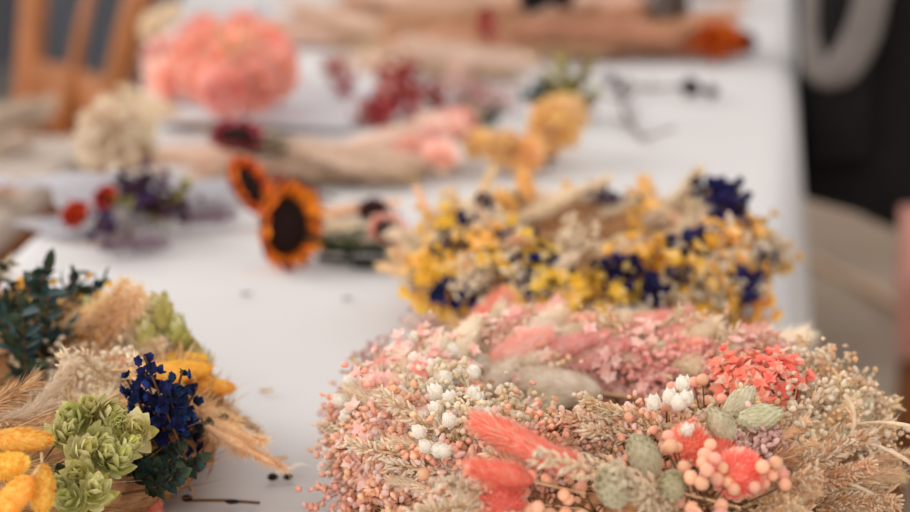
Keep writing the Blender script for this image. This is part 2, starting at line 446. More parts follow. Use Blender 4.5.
reg('leaf_small', 'leaf_sprig', .03, k_leaf, 2, 'mid_green', 'dark_green', .04, 26, .011, .003)
reg('statice_yellow', 'statice_cluster', .03, k_statice, 3, 'yellow_statice', 'yellow_soft')
reg('ruffle_salmon', 'flower_head', .015, k_ruffle, 3, 'salmon', 'pink_floret')

def put(key, parent, p, d, s=1.0, label=None, r=R):
    """centre the head of the sprig on p"""
    name, ms, h = K[key]
    d = Vector(d).normalized()
    sz = s if not hasattr(s, '__len__') else s[2]
    return inst(r.choice(ms), name, parent, Vector(p) - d * h * sz, d, s, None, label, r)

# ------------------------------------------------------------------ wreaths
class Ring:
    def __init__(s, root, c, Rc, zc): s.root = root; s.c = c; s.Rc = Rc; s.zc = zc; s.cnt = {}
    def pt(s, th, ph, rho):
        rad = Vector((math.cos(th), math.sin(th), 0)); n = rad * math.cos(ph) + Z * math.sin(ph)
        return Vector((s.c.x, s.c.y, 0)) + rad * s.Rc + Z * s.zc + n * rho, n, Vector((-rad.y, rad.x, 0))
    def straw(s, seed, r0=.030, m='straw', m2='tan_deep'):
        r = random.Random(seed); b = MB().use(m); n = 72; k = 14; n0 = 0
        for i in range(n):
            for j in range(k):
                p, nn, t = s.pt(2 * PI * i / n, 2 * PI * j / k, r0 * r.uniform(.88, 1.08)); b.v.append(p)
        for i in range(n):
            for j in range(k): b.face(i * k + j, ((i + 1) % n) * k + j, ((i + 1) % n) * k + (j + 1) % k, i * k + (j + 1) % k)
        for i in range(1500):
            th = r.uniform(0, 2 * PI); ph = r.uniform(-.6, 3.7); b.use(r.choice([m2, 'tan', m, m2]))
            p, nn, t = s.pt(th, ph, r0 * 1.02)
            b.hair(p, (t * r.choice([1, 1, -1]) + nn * r.uniform(.02, .3) + rdir(r) * .2).normalized(), r.uniform(.02, .05), .0006, -nn * .05)
        for v in b.v: v -= WL[s.root.name]
        obj('straw_ring', b, s.root, WL[s.root.name])
    def fill(s, key, n, th, ph=(0, 150), rho=.034, a=1.0, b=.45, sc=(.85, 1.15), sgn=1, jit=.3, seed=None, label=None):
        r = random.Random(seed if seed is not None else len(key) * 31 + n + int(th[0]))
        for i in range(n):
            t = math.radians(th[0] + (th[1] - th[0]) * (i + r.random()) / n); p_ = math.radians(r.uniform(*ph))
            p, nn, tt = s.pt(t, p_, rho * r.uniform(.9, 1.12))
            d = tt * a * sgn + nn * b + rdir(r) * jit
            put(key, s.root, p, d, r.uniform(*sc), label, r)
def wreath(name, px, d, label, seed, Rc=.10, cat='wreath'):
    x = (px - 455) / F * (d / cP) * 1.0
    c = Vector((x, d, TZ))
    root = empty(name, c + Z * .001, label, cat, 'dried flower wreaths on the table')
    g = Ring(root, c, Rc, TZ + .031); g.straw(seed)
    return g

# --- near pink wreath
W1 = wreath('dried_flower_wreath', 614, .975, 'pink, coral and cream dried flower wreath at the right front of the table', 1)
W1.fill('plume_deep', 13, (60, 320), (20, 150), .022, 1, .1, (.8, 1.0))
W1.fill('spray_tan', 30, (215, 385), (10, 170), .031, .6, .7)
W1.fill('spray_tan', 14, (0, 180), (70, 190), .034, .6, .6)
# left flank: peach florets low, pink and white above
W1.fill('spray_peach', 40, (180, 250), (-35, 60), .032, .5, .8)
W1.fill('berries_fine', 26, (195, 265), (-20, 80), .031, .5, .8, (.8, 1.05))
W1.fill('spray_pink', 34, (140, 225), (20, 120), .031, .6, .7)
W1.fill('bud', 18, (155, 240), (20, 125), .036, .7, .7, (.6, .85))
W1.fill('tail_pink', 10, (140, 215), (30, 120), .035, .9, .5, (.7, 1.0))
W1.fill('plume_cream', 12, (165, 250), (10, 120), .032, -1, .35, (.5, .7))
W1.fill('spike_light', 16, (175, 250), (20, 120), .038, -1, .35, (.7, 1.0))
W1.fill('spray_cream', 18, (190, 260), (60, 170), .036, .6, .7)
# far rim
W1.fill('tail_sage', 9, (95, 170), (80, 170), .038, -1, .35, (1.0, 1.35))
W1.fill('plume_pink', 18, (30, 140), (50, 150), .026, -1, .25, (.7, .95))
W1.fill('plume_cream', 12, (20, 150), (60, 140), .028, -1, .25, (.7, .9))
W1.fill('spray_rose', 16, (15, 85), (110, 200), .032, .8, .5)
W1.fill('tail_pink', 18, (30, 125), (60, 140), .036, -1, .5, (.9, 1.2))
W1.fill('spray_pink', 26, (20, 150), (40, 150), .030, .7, .7)
W1.fill('tail_white', 14, (30, 140), (60, 140), .036, -1, .5, (.9, 1.2))
W1.fill('spike_light', 12, (20, 130), (60, 150), .034, -1, .4, (.7, 1))
# right flank: tan grasses
W1.fill('spike_big', 12, (300, 372), (-10, 100), .028, .9, .4, (.7, 1.0))
W1.fill('spike_tan', 36, (290, 390), (-20, 115), .029, .9, .45, (.7, 1.1))
W1.fill('spray_cream', 14, (320, 375), (30, 110), .032, .7, .7)
W1.fill('plume_tan', 9, (290, 335), (0, 80), .028, .9, .4, (.45, .6))
W1.fill('phalaris', 8, (325, 365), (40, 110), .036, .6, .8, (.7, 1))
# front crest
W1.fill('spray_peach', 20, (235, 300), (40, 120), .032, .5, .8)
W1.fill('spike_light', 26, (225, 310), (60, 165), .034, -.9, .35, (.7, 1.0))
W1.fill('spray_tan', 20, (225, 320), (60, 150), .032, -.6, .7)
W1.fill('berries_fine', 12, (240, 300), (50, 120), .036, .5, .8, (.8, 1.0))
r1 = W1.root
def px_put(key, px, py, z, d, s=1.0, label=None, root=None):
    return put(key, root or r1, at(px, py, z - .019), d, s, label)
# heads singled out where the photograph shows them
for px, py, z, d, s in [(515, 440, .848, (-.85, .3, .35), 1.1), (555, 458, .850, (-.85, .1, .3), .85), (502, 474, .846, (-.8, -.3, .3), .85),
                        (482, 326, .822, (.5, .3, .6), 1.3), (470, 338, .82, (.4, .2, .8), 1.0)]:
    px_put('tail_coral', px, py, z, d, s, 'coral pink fluffy grass head')
for px, py, z, d, s in [(690, 445, .845, (-.3, -.5, .8), 1.0), (718, 452, .84, (.3, -.3, .8), .8), (738, 474, .842, (.2, -.7, .7), 1.15), (503, 500, .832, (-.1, -.6, .7), 1.05), (405, 398, .83, (-.2, -.5, .8), .7)]:
    px_put('globe', px, py, z, d, s, 'coral globe shaped flower head')
for px, py, z, d, s in [(738, 404, .850, (.6, .2, .6), .9), (722, 426, .852, (-.5, -.2, .7), .95), (757, 418, .850, (.95, .05, .2), 1.0),
                        (672, 487, .842, (-.1, -.7, .7), .95), (614, 488, .846, (-.2, -.6, .75), 1.2), (645, 458, .850, (-.4, -.3, .8), 1.1)]:
    px_put('phalaris', px, py, z, d, (s * 1.05, s * 1.05, s), 'sage green oval seed head')
for px, py, s in [(752, 384, 1.0), (772, 380, 1.0), (742, 378, .8)]:
    px_put('coral_head', px, py + 2, .846, (.2, -.2, 1), s, 'bright coral ruffled flower')
for px, py, z, d, s in [(455, 395, .83, (-.7, .3, .5), 1), (440, 372, .825, (-.5, .4, .6), 1.1), (430, 385, .825, (-.8, 0, .6), 1.0), (350, 440, .80, (-.8, -.3, .5), 1), (375, 448, .80, (-.8, -.2, .5), 1),
                        (445, 415, .83, (-.5, -.4, .7), 1.1), (470, 408, .835, (.2, -.3, .9), 1.0), (685, 412, .85, (.1, -.2, 1), 1.0), (440, 443, .83, (-.5, -.6, .6), 1.0), (338, 452, .79, (-.9, -.2, .4), .9)]:
    px_put('bud', px, py, z + .009, d, s * .8, 'cluster of small white buds')
for px, py, z, d, s in [(497, 372, .822, (-.7, -.5, .35), 1.75), (520, 352, .826, (-.8, -.25, .45), 1.6), (545, 385, .818, (-.95, .1, .1), 1.8), (600, 385, .81, (.9, .1, -.05), 1.4), (470, 388, .815, (-.7, -.6, .2), 1.2),
                        (555, 345, .83, (.7, .3, .5), 1.3), (770, 352, .815, (.9, .2, .35), 1.5), (585, 365, .82, (.9, -.3, .1), 1.5)]:
    px_put('tail_sage', px, py, z, d, s)
# peach berries below the coral heads, one by one
def berry_cluster(px, py, z, n, d, sr=.0030, seed=0):
    r = random.Random(seed); b, pts = k_berries(r, 'peach_berry', n, sr, .017, 'stem_brown', .028, only_stem=True)
    me = b.mesh('berry_sprig_mesh')
    o = inst(me, 'berry_sprig', r1, at(px, py, z - .019) - Vector(d).normalized() * .028, d, 1, 0)
    bm_ = BERRY
    for p in pts:
        q = bpy.data.objects.new('berry', r.choice(bm_)); col.objects.link(q); q.parent = o; q.location = p
        s = sr * r.uniform(.85, 1.15); q.scale = (s, s, s); q.rotation_euler = (r.uniform(0, 3), r.uniform(0, 3), 0)
def berry_mesh(seed):
    r = random.Random(seed); b = MB().use('peach_berry'); b.ell((0, 0, 0), Z, 1, .96, 14, 10, .025, r); return b.mesh('berry_mesh')
BERRY = [berry_mesh(i) for i in range(3)]
for i, (px, py, z, n, d) in enumerate([(700, 478, .846, 9, (-.1, -.6, .8)), (712, 500, .838, 8, (0, -.8, .6)), (765, 478, .84, 8, (.5, -.5, .7)), (752, 498, .832, 7, (.2, -.8, .5)),
                                       (672, 456, .85, 5, (-.4, -.2, .9)), (655, 405, .85, 4, (-.3, .2, .9)), (440, 470, .82, 8, (-.4, -.6, .6)), (590, 500, .832, 6, (-.2, -.7, .6)), (540, 505, .83, 7, (-.1, -.8, .6)), (715, 405, .846, 6, (.2, .1, .9))]):
    berry_cluster(px, py, z, n, d, i and .0029 or .0031, seed=40 + i)
for px, py, z in [(765, 440, .842), (785, 445, .835), (745, 448, .842)]:
    px_put('spray_mauve', px, py, z, (.5, -.4, .8), .9)
for px, py, z, d in [(800, 490, .82, (.4, -.8, .4)), (830, 480, .81, (.6, -.6, .4)), (790, 505, .82, (.3, -.9, .3)), (850, 505, .80, (.7, -.7, .2)), (815, 460, .825, (.8, -.2, .5)), (640, 425, .838, (-.9, .1, .35)), (620, 432, .836, (-.9, .0, .3)), (560, 430, .83, (-.9, .3, .2))]:
    px_put('spike_big', px, py, z + .008, d, .75)
for px, py, z, d in [(455, 500, .82, (-.8, -.5, .3)), (480, 492, .825, (-.7, -.6, .4)), (640, 500, .83, (-.5, -.7, .4)), (590, 470, .84, (-.9, -.2, .3)), (420, 430, .825, (-.9, -.1, .4)), (400, 455, .815, (-.9, -.3, .3))]:
    px_put('spike_light', px, py, z + .012, d, 1.0)
# long stray stems leaving the right flank
b = MB().use('stem_tan')
def stray(b, p, q, bulge, rad): b.tube(bez(p, (p + q) / 2 + Vector(bulge), q, 6), [rad * (1 - .1 * i) for i in range(7)], 5, True)
o_ = WL[r1.name]
for a_, c_, bl in [((845, 395, .84), (838, 452, .81), (.012, 0, .0)), ((915, 428, .82), (850, 425, .815), (0, 0, .004)), ((920, 470, .80), (840, 440, .81), (0, 0, .008)), ((880, 500, .79), (830, 480, .80), (0, 0, .004))]:
    b = MB().use('tan_light'); stray(b, at(*a_) - o_, at(*c_) - o_, bl, .0013); obj('stray_stem', b, r1, o_)
for px, py, z, d in [(358, 372, .81, (-.6, .3, .8)), (345, 392, .80, (-.8, .2, .6)), (330, 420, .79, (-.9, 0, .4)), (365, 352, .80, (-.6, .4, .6)), (432, 322, .80, (-.2, .3, 1)), (420, 345, .80, (-.5, .3, .7))]:
    px_put('spray_mauve', px, py, z, d, .9)

# --- left wreath (yellow, hops, navy)
W2 = wreath('dried_flower_wreath', -42, 1.018, 'yellow, lime green and navy dried flower wreath at the left edge of the table front', 2, .106)
r2 = W2.root
W2.fill('plume_deep', 14, (60, 310), (20, 160), .022, 1, .15, (.8, 1.0))
W2.fill('plume_tan', 12, (40, 130), (90, 190), .034, -1, .2, (.8, 1.1))
W2.fill('leaf_dark', 15, (70, 118), (40, 130), .040, -.5, .9, (.8, 1.1))
W2.fill('leaf_small', 5, (35, 70), (30, 120), .036, .5, .8, (.7, .9))
W2.fill('statice_yellow', 8, (45, 75), (60, 130), .038, .3, .8, (.8, 1))
W2.fill('hop_lime', 10, (20, 60), (30, 120), .044, .6, .8, (.8, 1.1))
W2.fill('plume_cream', 10, (-90, -20), (110, 175), .030, .9, .2, (.5, .7))
W2.fill('leaf_small', 9, (-60, -15), (-10, 50), .034, .5, .6, (.8, 1.0))
W2.fill('spike_light', 10, (-120, -60), (60, 150), .032, -.9, .3, (.7, .9))
W2.fill('plume_cream', 8, (20, 110), (60, 170), .030, -1, .3, (.6, .8))
W2.fill('spray_cream', 8, (-30, 70), (90, 170), .036, .5, .7)
def p2(*a, **k): return px_put(*a, root=r2, **k)
for i, (px, py) in enumerate([(155, 398), (175, 392), (165, 412), (150, 420), (182, 410), (170, 430), (188, 432), (158, 385), (140, 398)]):
    p2('larkspur', px, py + 6, .842 - .0008 * (py - 390), (R.uniform(-.3, .6), R.uniform(-.6, .1), .7), .8, label='navy blue ruffled flower spike')
for px, py, z, d, s in [(208, 387, .82, (.97, -.1, -.02), 1.0), (182, 371, .83, (.95, .0, .05), 1.1), (158, 374, .835, (.9, .1, -.1), 1.0), (180, 362, .825, (.9, .2, .05), 1.0),
                        (22, 440, .840, (.95, -.1, .05), 1.0), (8, 466, .838, (.6, -.6, .3), 1.0), (42, 490, .830, (.15, -.8, -.4), .95), (12, 500, .832, (-.3, -.8, -.3), 1.0), (14, 300, .83, (.3, .2, .8), 1.0), (120, 322, .80, (.5, .6, .3), .8)]:
    p2('tail_yellow', px, py, z, d, (s * 1.1, s * 1.1, s), label='golden yellow oval grass head')
for px, py in [(90, 410), (75, 418), (120, 425), (100, 440), (128, 445), (85, 452), (65, 432), (110, 412), (135, 430), (105, 455), (80, 475), (60, 490), (95, 490), (70, 500), (118, 460)]:
    p2('hop', px, py, .845 - .0003 * (py - 410), (R.uniform(-.2, .8), -.6, R.uniform(.0, .7)), R.uniform(.85, 1.15), label='pale green papery hop cone')
for px, py, d, s in [(214, 418, (.6, -.75, -.1), .6), (232, 436, (.6, -.75, -.15), .6), (222, 408, (.6, -.75, -.05), .6), (240, 448, (.65, -.7, -.15), .55), (205, 425, (.5, -.8, -.1), .6)]:
    p2('plume_tan', px - 4, py - 4, .812, d, s * .82)
for px, py in [(170, 330), (150, 335), (185, 345), (195, 352), (160, 345)]:
    p2('hop_lime', px, py + 4, .82, (R.uniform(-.5, .8), .2, .9), 1.1)
for px, py, d in [(40, 295, (.3, .1, .9)), (55, 300, (.6, .1, .8)), (30, 310, (-.2, .1, .9)), (60, 315, (.8, .2, .5)), (15, 320, (-.4, 0, .8)), (45, 325, (.2, -.2, .8)), (5, 330, (-.4, -.3, .7)), (25, 340, (.1, -.4, .8)), (75, 322, (.8, .1, .3))]:
    p2('leaf_dark', px, py + 4, .838, d, 1.0, label='dark green leafy sprig')
for px, py, d, s in [(150, 395, (-.3, -.2, .9), .9), (110, 385, (-.5, -.2, .7), 1.0), (65, 395, (-.3, 0, .9), .9)]:
    p2('spike_light', px, py, .83, d, s)
for px, py in [(170, 455), (185, 465), (165, 475), (150, 468), (195, 470), (175, 485)]:
    p2('leaf_small', px, py, .81, (.6, -.6, .3), .9)
p2('globe', 145, 508, .775, (.3, -.7, .5), .9, label='deep pink round flower head')

reg('statice_big', 'statice_cluster', .03, k_statice, 3, 'yellow_statice', 'yellow_soft', 26, .019, .0085)
reg('larkspur_big', 'larkspur_sprig', .02, k_larkspur, 3, 'violet', 'navy', .04, 11, .013)
# --- far wreath (yellow statice, violet larkspur)
W3 = wreath('dried_flower_wreath', 585, 1.385, 'yellow and violet dried flower wreath in the middle of the table, behind the pink one', 3, .094)
r3 = W3.root
W3.fill('plume_tan', 16, (0, 360), (20, 160), .026, 1, .25, (.6, .9))
W3.fill('statice_big', 28, (190, 375), (-30, 85), .033, .5, .6, (.85, 1.1))
W3.fill('statice_yellow', 5, (20, 180), (60, 160), .034, .4, .8, (.7, .9))
W3.fill('larkspur_big', 15, (195, 370), (10, 95), .036, 1, .2, (.75, 1.0))
W3.fill('larkspur_violet', 6, (30, 170), (60, 150), .036, .7, .5, (.6, .8))
W3.fill('plume_cream', 22, (0, 215), (50, 140), .030, -.9, .4, (.6, .85))
W3.fill('plume_tan', 12, (150, 215), (0, 120), .032, -.9, .3, (.5, .65))
W3.fill('spike_light', 16, (150, 360), (30, 130), .034, .9, .3, (.7, 1))
W3.fill('tail_yellow_soft', 8, (0, 200), (50, 120), .036, .5, .7, (.8, 1.1))
W3.fill('tail_sage', 12, (180, 350), (-10, 120), .036, .8, .4, (.9, 1.2))
W3.fill('spray_cream', 16, (190, 360), (-20, 100), .038, .6, .7)
W3.fill('larkspur_big', 5, (-20, 25), (20, 90), .044, .6, .7, (.9, 1.1))

# ------------------------------------------------------------------ bundles and loose flowers further back
def bundle(name, label, cat, a, b_, n, keys, seed, width=.03, lift=.012, sc=(1, 1), group=None, headspread=.5, stems=True, stem_m='stem_tan'):
    """stems tied together lying on the table from a to b_, heads toward b_"""
    r = random.Random(seed); a = Vector(a); b_ = Vector(b_); d = (b_ - a); L = d.length; d.normalize(); u = Vector((-d.y, d.x, 0))
    root = empty(name, (a + b_) / 2, label, cat, group); o = WL[root.name]
    for i in range(n):
        key = r.choice(keys); t = 1 - headspread * r.random(); zz = lift * r.uniform(.5, 2.2)
        p = a + d * L * t + u * r.gauss(0, width * .5) + Z * (zz + (.012 if key.startswith('pb') else 0))
        put(key, root, p, d + u * r.gauss(0, .12) + Z * r.uniform(-.02, .12), r.uniform(*sc), None, r)
    if stems:
        m = MB().use(stem_m)
        for i in range(max(6, n)):
            q0 = a + u * r.gauss(0, width * .25) + Z * r.uniform(.003, .012); q1 = a + d * L * .8 + u * r.gauss(0, width * .4) + Z * lift
            m.tube([q0 - o, (q0 + q1) / 2 - o, q1 - o], .0012, 4, False)
        obj('stems', m, root, o)
        tw = MB().use('cream'); c = a + d * L * .18 + Z * .007 - o; pts = []
        for i in range(37):
            an = 2 * PI * i / 12; pts.append(c + d * (.0012 * i - .02) * .4 + (u * math.cos(an) * width * .42 + Z * math.sin(an) * .008))
        tw.tube(pts, .001, 4, True); obj('twine', tw, root, o)
    return root
reg('pb_pink', 'pampas_plume', .09, k_plume, 3, 'pampas_pink', .20, .030, 1000, .035, .0007)
reg('pb_tan', 'pampas_plume', .09, k_plume, 3, 'pampas_tan', .20, .030, 1000, .035, .0007)
reg('pb_beige', 'pampas_plume', .09, k_plume, 2, 'pampas_beige', .20, .032, 1000, .04, .0007)
reg('crimson_spray', 'red_flower_spray', .03, k_statice, 2, 'crimson', 'wine', 40, .03, .011, .03, stem='wine')
reg('olive_leaf', 'leaf_sprig', .05, k_leaf, 2, 'olive', 'lime', .07, 30, .024, .006)
reg('teal_leaf', 'leaf_sprig', .04, k_leaf, 2, 'teal_green', 'dark_green', .06, 30, .022, .006)
reg('plum_spray', 'purple_flower_spray', .03, k_statice, 2, 'plum', 'violet', 34, .026, .010, .03)
reg('lav', 'lavender_head', .03, k_spike, 2, 'lavender', .065, 70, .012, .006, awn=0)
reg('ochre_ruffle', 'flower_head', .016, k_ruffle, 2, 'yellow_soft', 'tan')
reg('pink_ruffle', 'flower_head', .016, k_ruffle, 2, 'pink_floret', 'salmon')
reg('cream_ruffle', 'flower_head', .016, k_ruffle, 2, 'cream', 'tan_light')
reg('rust_ruffle', 'flower_head', .016, k_ruffle, 2, 'sun_orange', 'rust')
reg('red_ruffle', 'flower_head', .016, k_ruffle, 2, 'poppy_red', 'wine')
reg('ash_ruffle', 'flower_head', .016, k_ruffle, 1, 'ash_flower', 'black_leaf')

bundle('pampas_bundle', 'long pale beige pampas bundle lying across the table behind the orange sunflowers', 'dried grass', at(420, 186), at(205, 178), 12, ['pb_pink'], 5, .035, .008, (.65, .85), None, .75)
bundle('pampas_bundle', 'pale pink pampas bundle lying right of the dark red flower head', 'dried grass', at(300, 182), at(450, 162), 8, ['pb_pink', 'pb_pink'], 6, .03, .008, (.5, .7), None, .7)

def sunflower(name, label, p, d, Rr, seed, petal_m='sun_orange', petal_m2='rust', disc='seed_dark', stem_to=None, fold=.9, n=26, cat='flower'):
    """face along d"""
    r = random.Random(seed); root = empty(name, p, label, cat); d = Vector(d).normalized()
    b = MB().use(petal_m)
    for i in range(n):
        a = 2 * PI * i / n + r.uniform(-.1, .1); q = Vector((math.cos(a), math.sin(a), 0))
        b.use(petal_m2 if i % 3 == 0 else petal_m)
        b.petal(q * Rr * .72 - Z * Rr * .1, q + Z * fold * r.uniform(.7, 1.3), Z - q * .5, Rr * r.uniform(.6, .8), Rr * .23, .25, .3, 4)
        b.petal(q * Rr * .70 - Z * Rr * .2, q + Z * (fold - .5) * r.uniform(.7, 1.3), Z - q * .5, Rr * r.uniform(.6, .8), Rr * .17, .2, .3, 4)
    o = inst(b.mesh('petals'), 'petals', root, p, d, 1, 0)
    c = MB().use(disc); c.ell((0, 0, 0), Z, Rr * .32, Rr * .8, 20, 8, .03, r)
    for i in range(150):
        rr = Rr * .78 * math.sqrt((i + .5) / 150); a = i * 2.39996; h = Rr * .32 * math.sqrt(max(0, 1 - (rr / (Rr * .8)) ** 2))
        c.ell((rr * math.cos(a), rr * math.sin(a), h), Z, Rr * .07, Rr * .035, 4, 3, .1, r)
    inst(c.mesh('seed_disc'), 'seed_disc', root, p, d, 1, 0)
    cx = MB().use('mid_green')
    for i in range(16):
        a = 2 * PI * i / 16; q = Vector((math.cos(a), math.sin(a), 0)); cx.petal(q * Rr * .2 - Z * Rr * .35, q + Z * .25, Z, Rr * .8, Rr * .16, .3, .2, 3)
    inst(cx.mesh('calyx'), 'calyx', root, p, d, 1, 0)
    if stem_to is not None:
        s = MB().use('mid_green'); e = Vector(stem_to) - p; s0 = -d * Rr * .3
        s.tube(bez(s0, s0 - d * Rr * .8 + e * .2, e, 8), .0022, 6, True)
        for t in (.4, .65):
            s.petal(e * t, Vector((.3, r.choice([-.6, .6]), .35)) + e.normalized() * .5, Z, .035, .008, -.2, .2, 4)
        obj('stem', s, root, p)
    return root
sunflower('sunflower_head', 'orange sunflower with black centre, the larger and nearer of the two', at(284, 226, .781), (.80, -.62, .12), .030, 1, stem_to=at(395, 256, .757), fold=1.0)
sunflower('sunflower_head', 'orange sunflower with black centre, the smaller one behind the larger', at(246, 187, .785), (.78, -.35, .5), .023, 2, stem_to=at(400, 215, .757), fold=.9)
sunflower('strawflower_head', 'small dark-centred pink strawflower at the stem tips beside the yellow wreath', at(388, 232, .772), (.3, -.6, .6), .014, 3, 'salmon', 'pale_pink', stem_to=at(330, 250, .757))
sunflower('strawflower_head', 'small dark purple strawflower between the sunflowers and the yellow wreath', at(374, 214, .775), (.2, -.6, .7), .012, 4, 'plum', 'wine', stem_to=at(320, 222, .757))
sunflower('strawflower_head', 'dark red flower head with black centre lying on the pampas', at(237, 137, .80), (.1, -.3, .95), .021, 5, 'wine', 'crimson', fold=.5, stem_to=at(285, 150, .79))
def loose(name, label, keys, seed, cat='flower', group=None):
    """several sprigs lying together: list of (key, px, py, z, dir, scale)"""
    p0 = at(keys[0][1], keys[0][2], TZ + .002); root = empty(name, p0, label, cat, group)
    r = random.Random(seed)
    for key, px, py, z, d, s in keys: put(key, root, at(px, py, z), d, s, None, r)
    return root
loose('flower_bunch', 'dark wine flowers tucked between the two sunflowers', [('crimson_spray', 275, 190, .775, (-.3, -.3, .8), .5), ('plum_spray', 300, 188, .77, (.5, .2, .6), .5), ('crimson_spray', 312, 200, .768, (.6, -.2, .5), .35)], 3)
loose('flower_bunch', 'dry green and white leafy stems right of the sunflowers', [('leaf_small', 330, 238, .765, (.9, -.2, .1), 1.0), ('olive_leaf', 345, 245, .762, (.9, -.2, .1), .5), ('plume_cream', 350, 225, .77, (.9, 0, .1), .8), ('plume_cream', 365, 240, .765, (.9, -.2, .1), .7), ('plume_tan', 345, 212, .772, (.9, -.1, .1), .7), ('leaf_small', 370, 250, .762, (1, -.1, .1), .9), ('teal_leaf', 320, 245, .762, (.9, -.3, .1), .5)], 4)
for s0, s1, lb in [((318, 258), (412, 262), 'long blackish dried stalk with leaves lying in front of the larger sunflower'), ((352, 264), (418, 267), 'short blackish dried stalk, nearest the camera, beside the yellow and violet wreath')]:
    p = at(*s0, .7545); q1 = at(*s1, .7545) - p; b = MB().use('black_leaf'); b.tube(bez(Vector(), q1 * .5 + Vector((0, -.004, 0)), q1, 5), .0026, 6, True)
    for t_ in (.5, .75, .95): b.petal(q1 * t_, Vector((1, -.3 + .6 * (t_ == .75), .1)), Z, .026, .006, -.1, .2, 4)
    tag(obj('dried_stalk', b, None, p), lb, 'stalk')

# sleeve with red buds, far left
b = MB(); m = mat('tissue', (220, 218, 224), .5, .45, 0, 0, 30, .05)
b.use('tissue'); r = random.Random(9); g = []
A, B = at(25, 222, .76), at(228, 190, .76); d = (B - A); L = d.length; d.normalize(); u = Vector((-d.y, d.x, 0)); o = A.lerp(B, .5)
n = 26; k = 22
for i in range(n + 1):
    t = i / n; wv = .055 * (1.25 - .85 * t)
    for j in range(k + 1):
        a = -.25 + (PI + .5) * 0 + 2 * PI * .78 * j / k - .7
        cr = 1 + r.uniform(-.09, .09) + .1 * math.sin(7 * t + j)
        p = A + d * L * t + u * math.cos(a + 1.2) * wv * cr + Z * (max(.0, (math.sin(a + 1.2) + .6) * wv * .38 * cr) - .006 + .002)
        b.v.append(p - o)
for i in range(n):
    for j in range(k): q = i * (k + 1) + j; b.face(q, q + 1, q + k + 2, q + k + 1)
sl = empty('flower_sleeve', o, 'white tissue sleeve holding red and purple flowers at the left table edge', 'wrapping')
sl.location.z += 0
s_ = obj('sleeve_sheet', b, sl, o)
def single(key, px, py, z, d, sc_, label, name='red_flower', group=None):
    t = empty(name, at(px, py, TZ + .002), label, 'flower', group); put(key, t, at(px, py, z), d, sc_); return t
single('red_ruffle', 77, 215, .785, (-.8, -.4, .5), .62, 'red flower head at the left end of the white tissue sleeve, nearer the cloth edge')
single('red_ruffle', 107, 199, .785, (-.5, -.2, .7), .62, 'red flower head beside the green leaves in the white tissue sleeve')
loose('flower_bunch', 'dark purple flowers with green leaves lying in the white tissue sleeve', [('plum_spray', 104, 224, .78, (-.6, -.5, .5), .55),
    ('olive_leaf', 128, 200, .785, (-.8, .1, .4), .6), ('plum_spray', 150, 204, .785, (-.3, -.1, .8), .8), ('plum_spray', 172, 207, .775, (.2, -.1, .8), .6), ('plum_spray', 140, 190, .785, (-.3, .2, .8), .8), ('teal_leaf', 135, 185, .785, (-.6, .2, .5), .7), ('olive_leaf', 180, 192, .79, (.5, -.1, .6), .6)], 6)
for i, (px, py, d, s, lb) in enumerate([(122, 243, (1, .1, .0), 1.0, 'grey-lavender sprig lying on bare cloth in front of the white sleeve'), (200, 218, (1, .35, .0), .8, 'short grey-lavender sprig left of the sunflowers')]):
    s *= .72; p = at(px, py, .760); t = empty('lavender_sprig', at(px, py, .751), lb, 'flower'); put('lav', t, p, d, (s, s, s)); put('lav', t, p + Vector((.012, .008, -.002)), Vector(d) + Vector((0, .12, 0)), (s, s, s * .85))
# cream blooms at the left edge
loose('flower_bunch', 'cream flower heads bulging over the left table edge', [('cream_ruffle', 112, 134, .81, (-.5, -.6, .6), 1.7), ('cream_ruffle', 132, 150, .78, (0, -.7, .6), 1.2), ('cream_ruffle', 95, 150, .77, (-.7, -.5, .4), 1.0), ('plume_cream', 140, 108, .79, (-.9, .1, .2), .8), ('plume_cream', 150, 100, .79, (-.8, .2, .4), .8), ('cream_ruffle', 140, 128, .775, (0, -.7, .6), 1.0)], 7)
# salmon bouquet
keys = []
r = random.Random(12)
for i in range(30):
    a = r.uniform(0, 6.28); q = math.sqrt(r.random()); px = 232 + 46 * q * math.cos(a); py = 50 + 40 * q * math.sin(a)
    keys.append(('ruffle_salmon', px, py + 4, .805 + .03 * (1 - q), (math.cos(a) * q, -.5, .3 - math.sin(a) * q), r.uniform(1.2, 1.6)))
loose('flower_bouquet', 'big salmon pink ruffled bouquet at the far left of the table', keys, 12, 'bouquet')
loose('flower_bunch', 'pale pink flower heads left of the salmon bouquet', [('daisy_pink', 160, 75, .79, (-.5, -.6, .6), 2.4), ('pink_ruffle', 165, 60, .80, (-.6, -.3, .6), 1.3), ('daisy_pink', 158, 50, .81, (-.5, -.4, .6), 2.4), ('pink_ruffle', 172, 82, .785, (-.4, -.6, .6), 1.2), ('cream_ruffle', 155, 28, .80, (-.5, -.2, .8), 1.2), ('cream_ruffle', 170, 15, .80, (-.5, -.2, .8), 1.0)], 13)
bundle('grass_bundle', 'pink stems trailing right from the salmon bouquet', 'dried grass', at(400, 52), at(270, 45), 8, ['pb_pink', 'plume_pink'], 14, .05, .016, (.8, 1.1), None, .8)
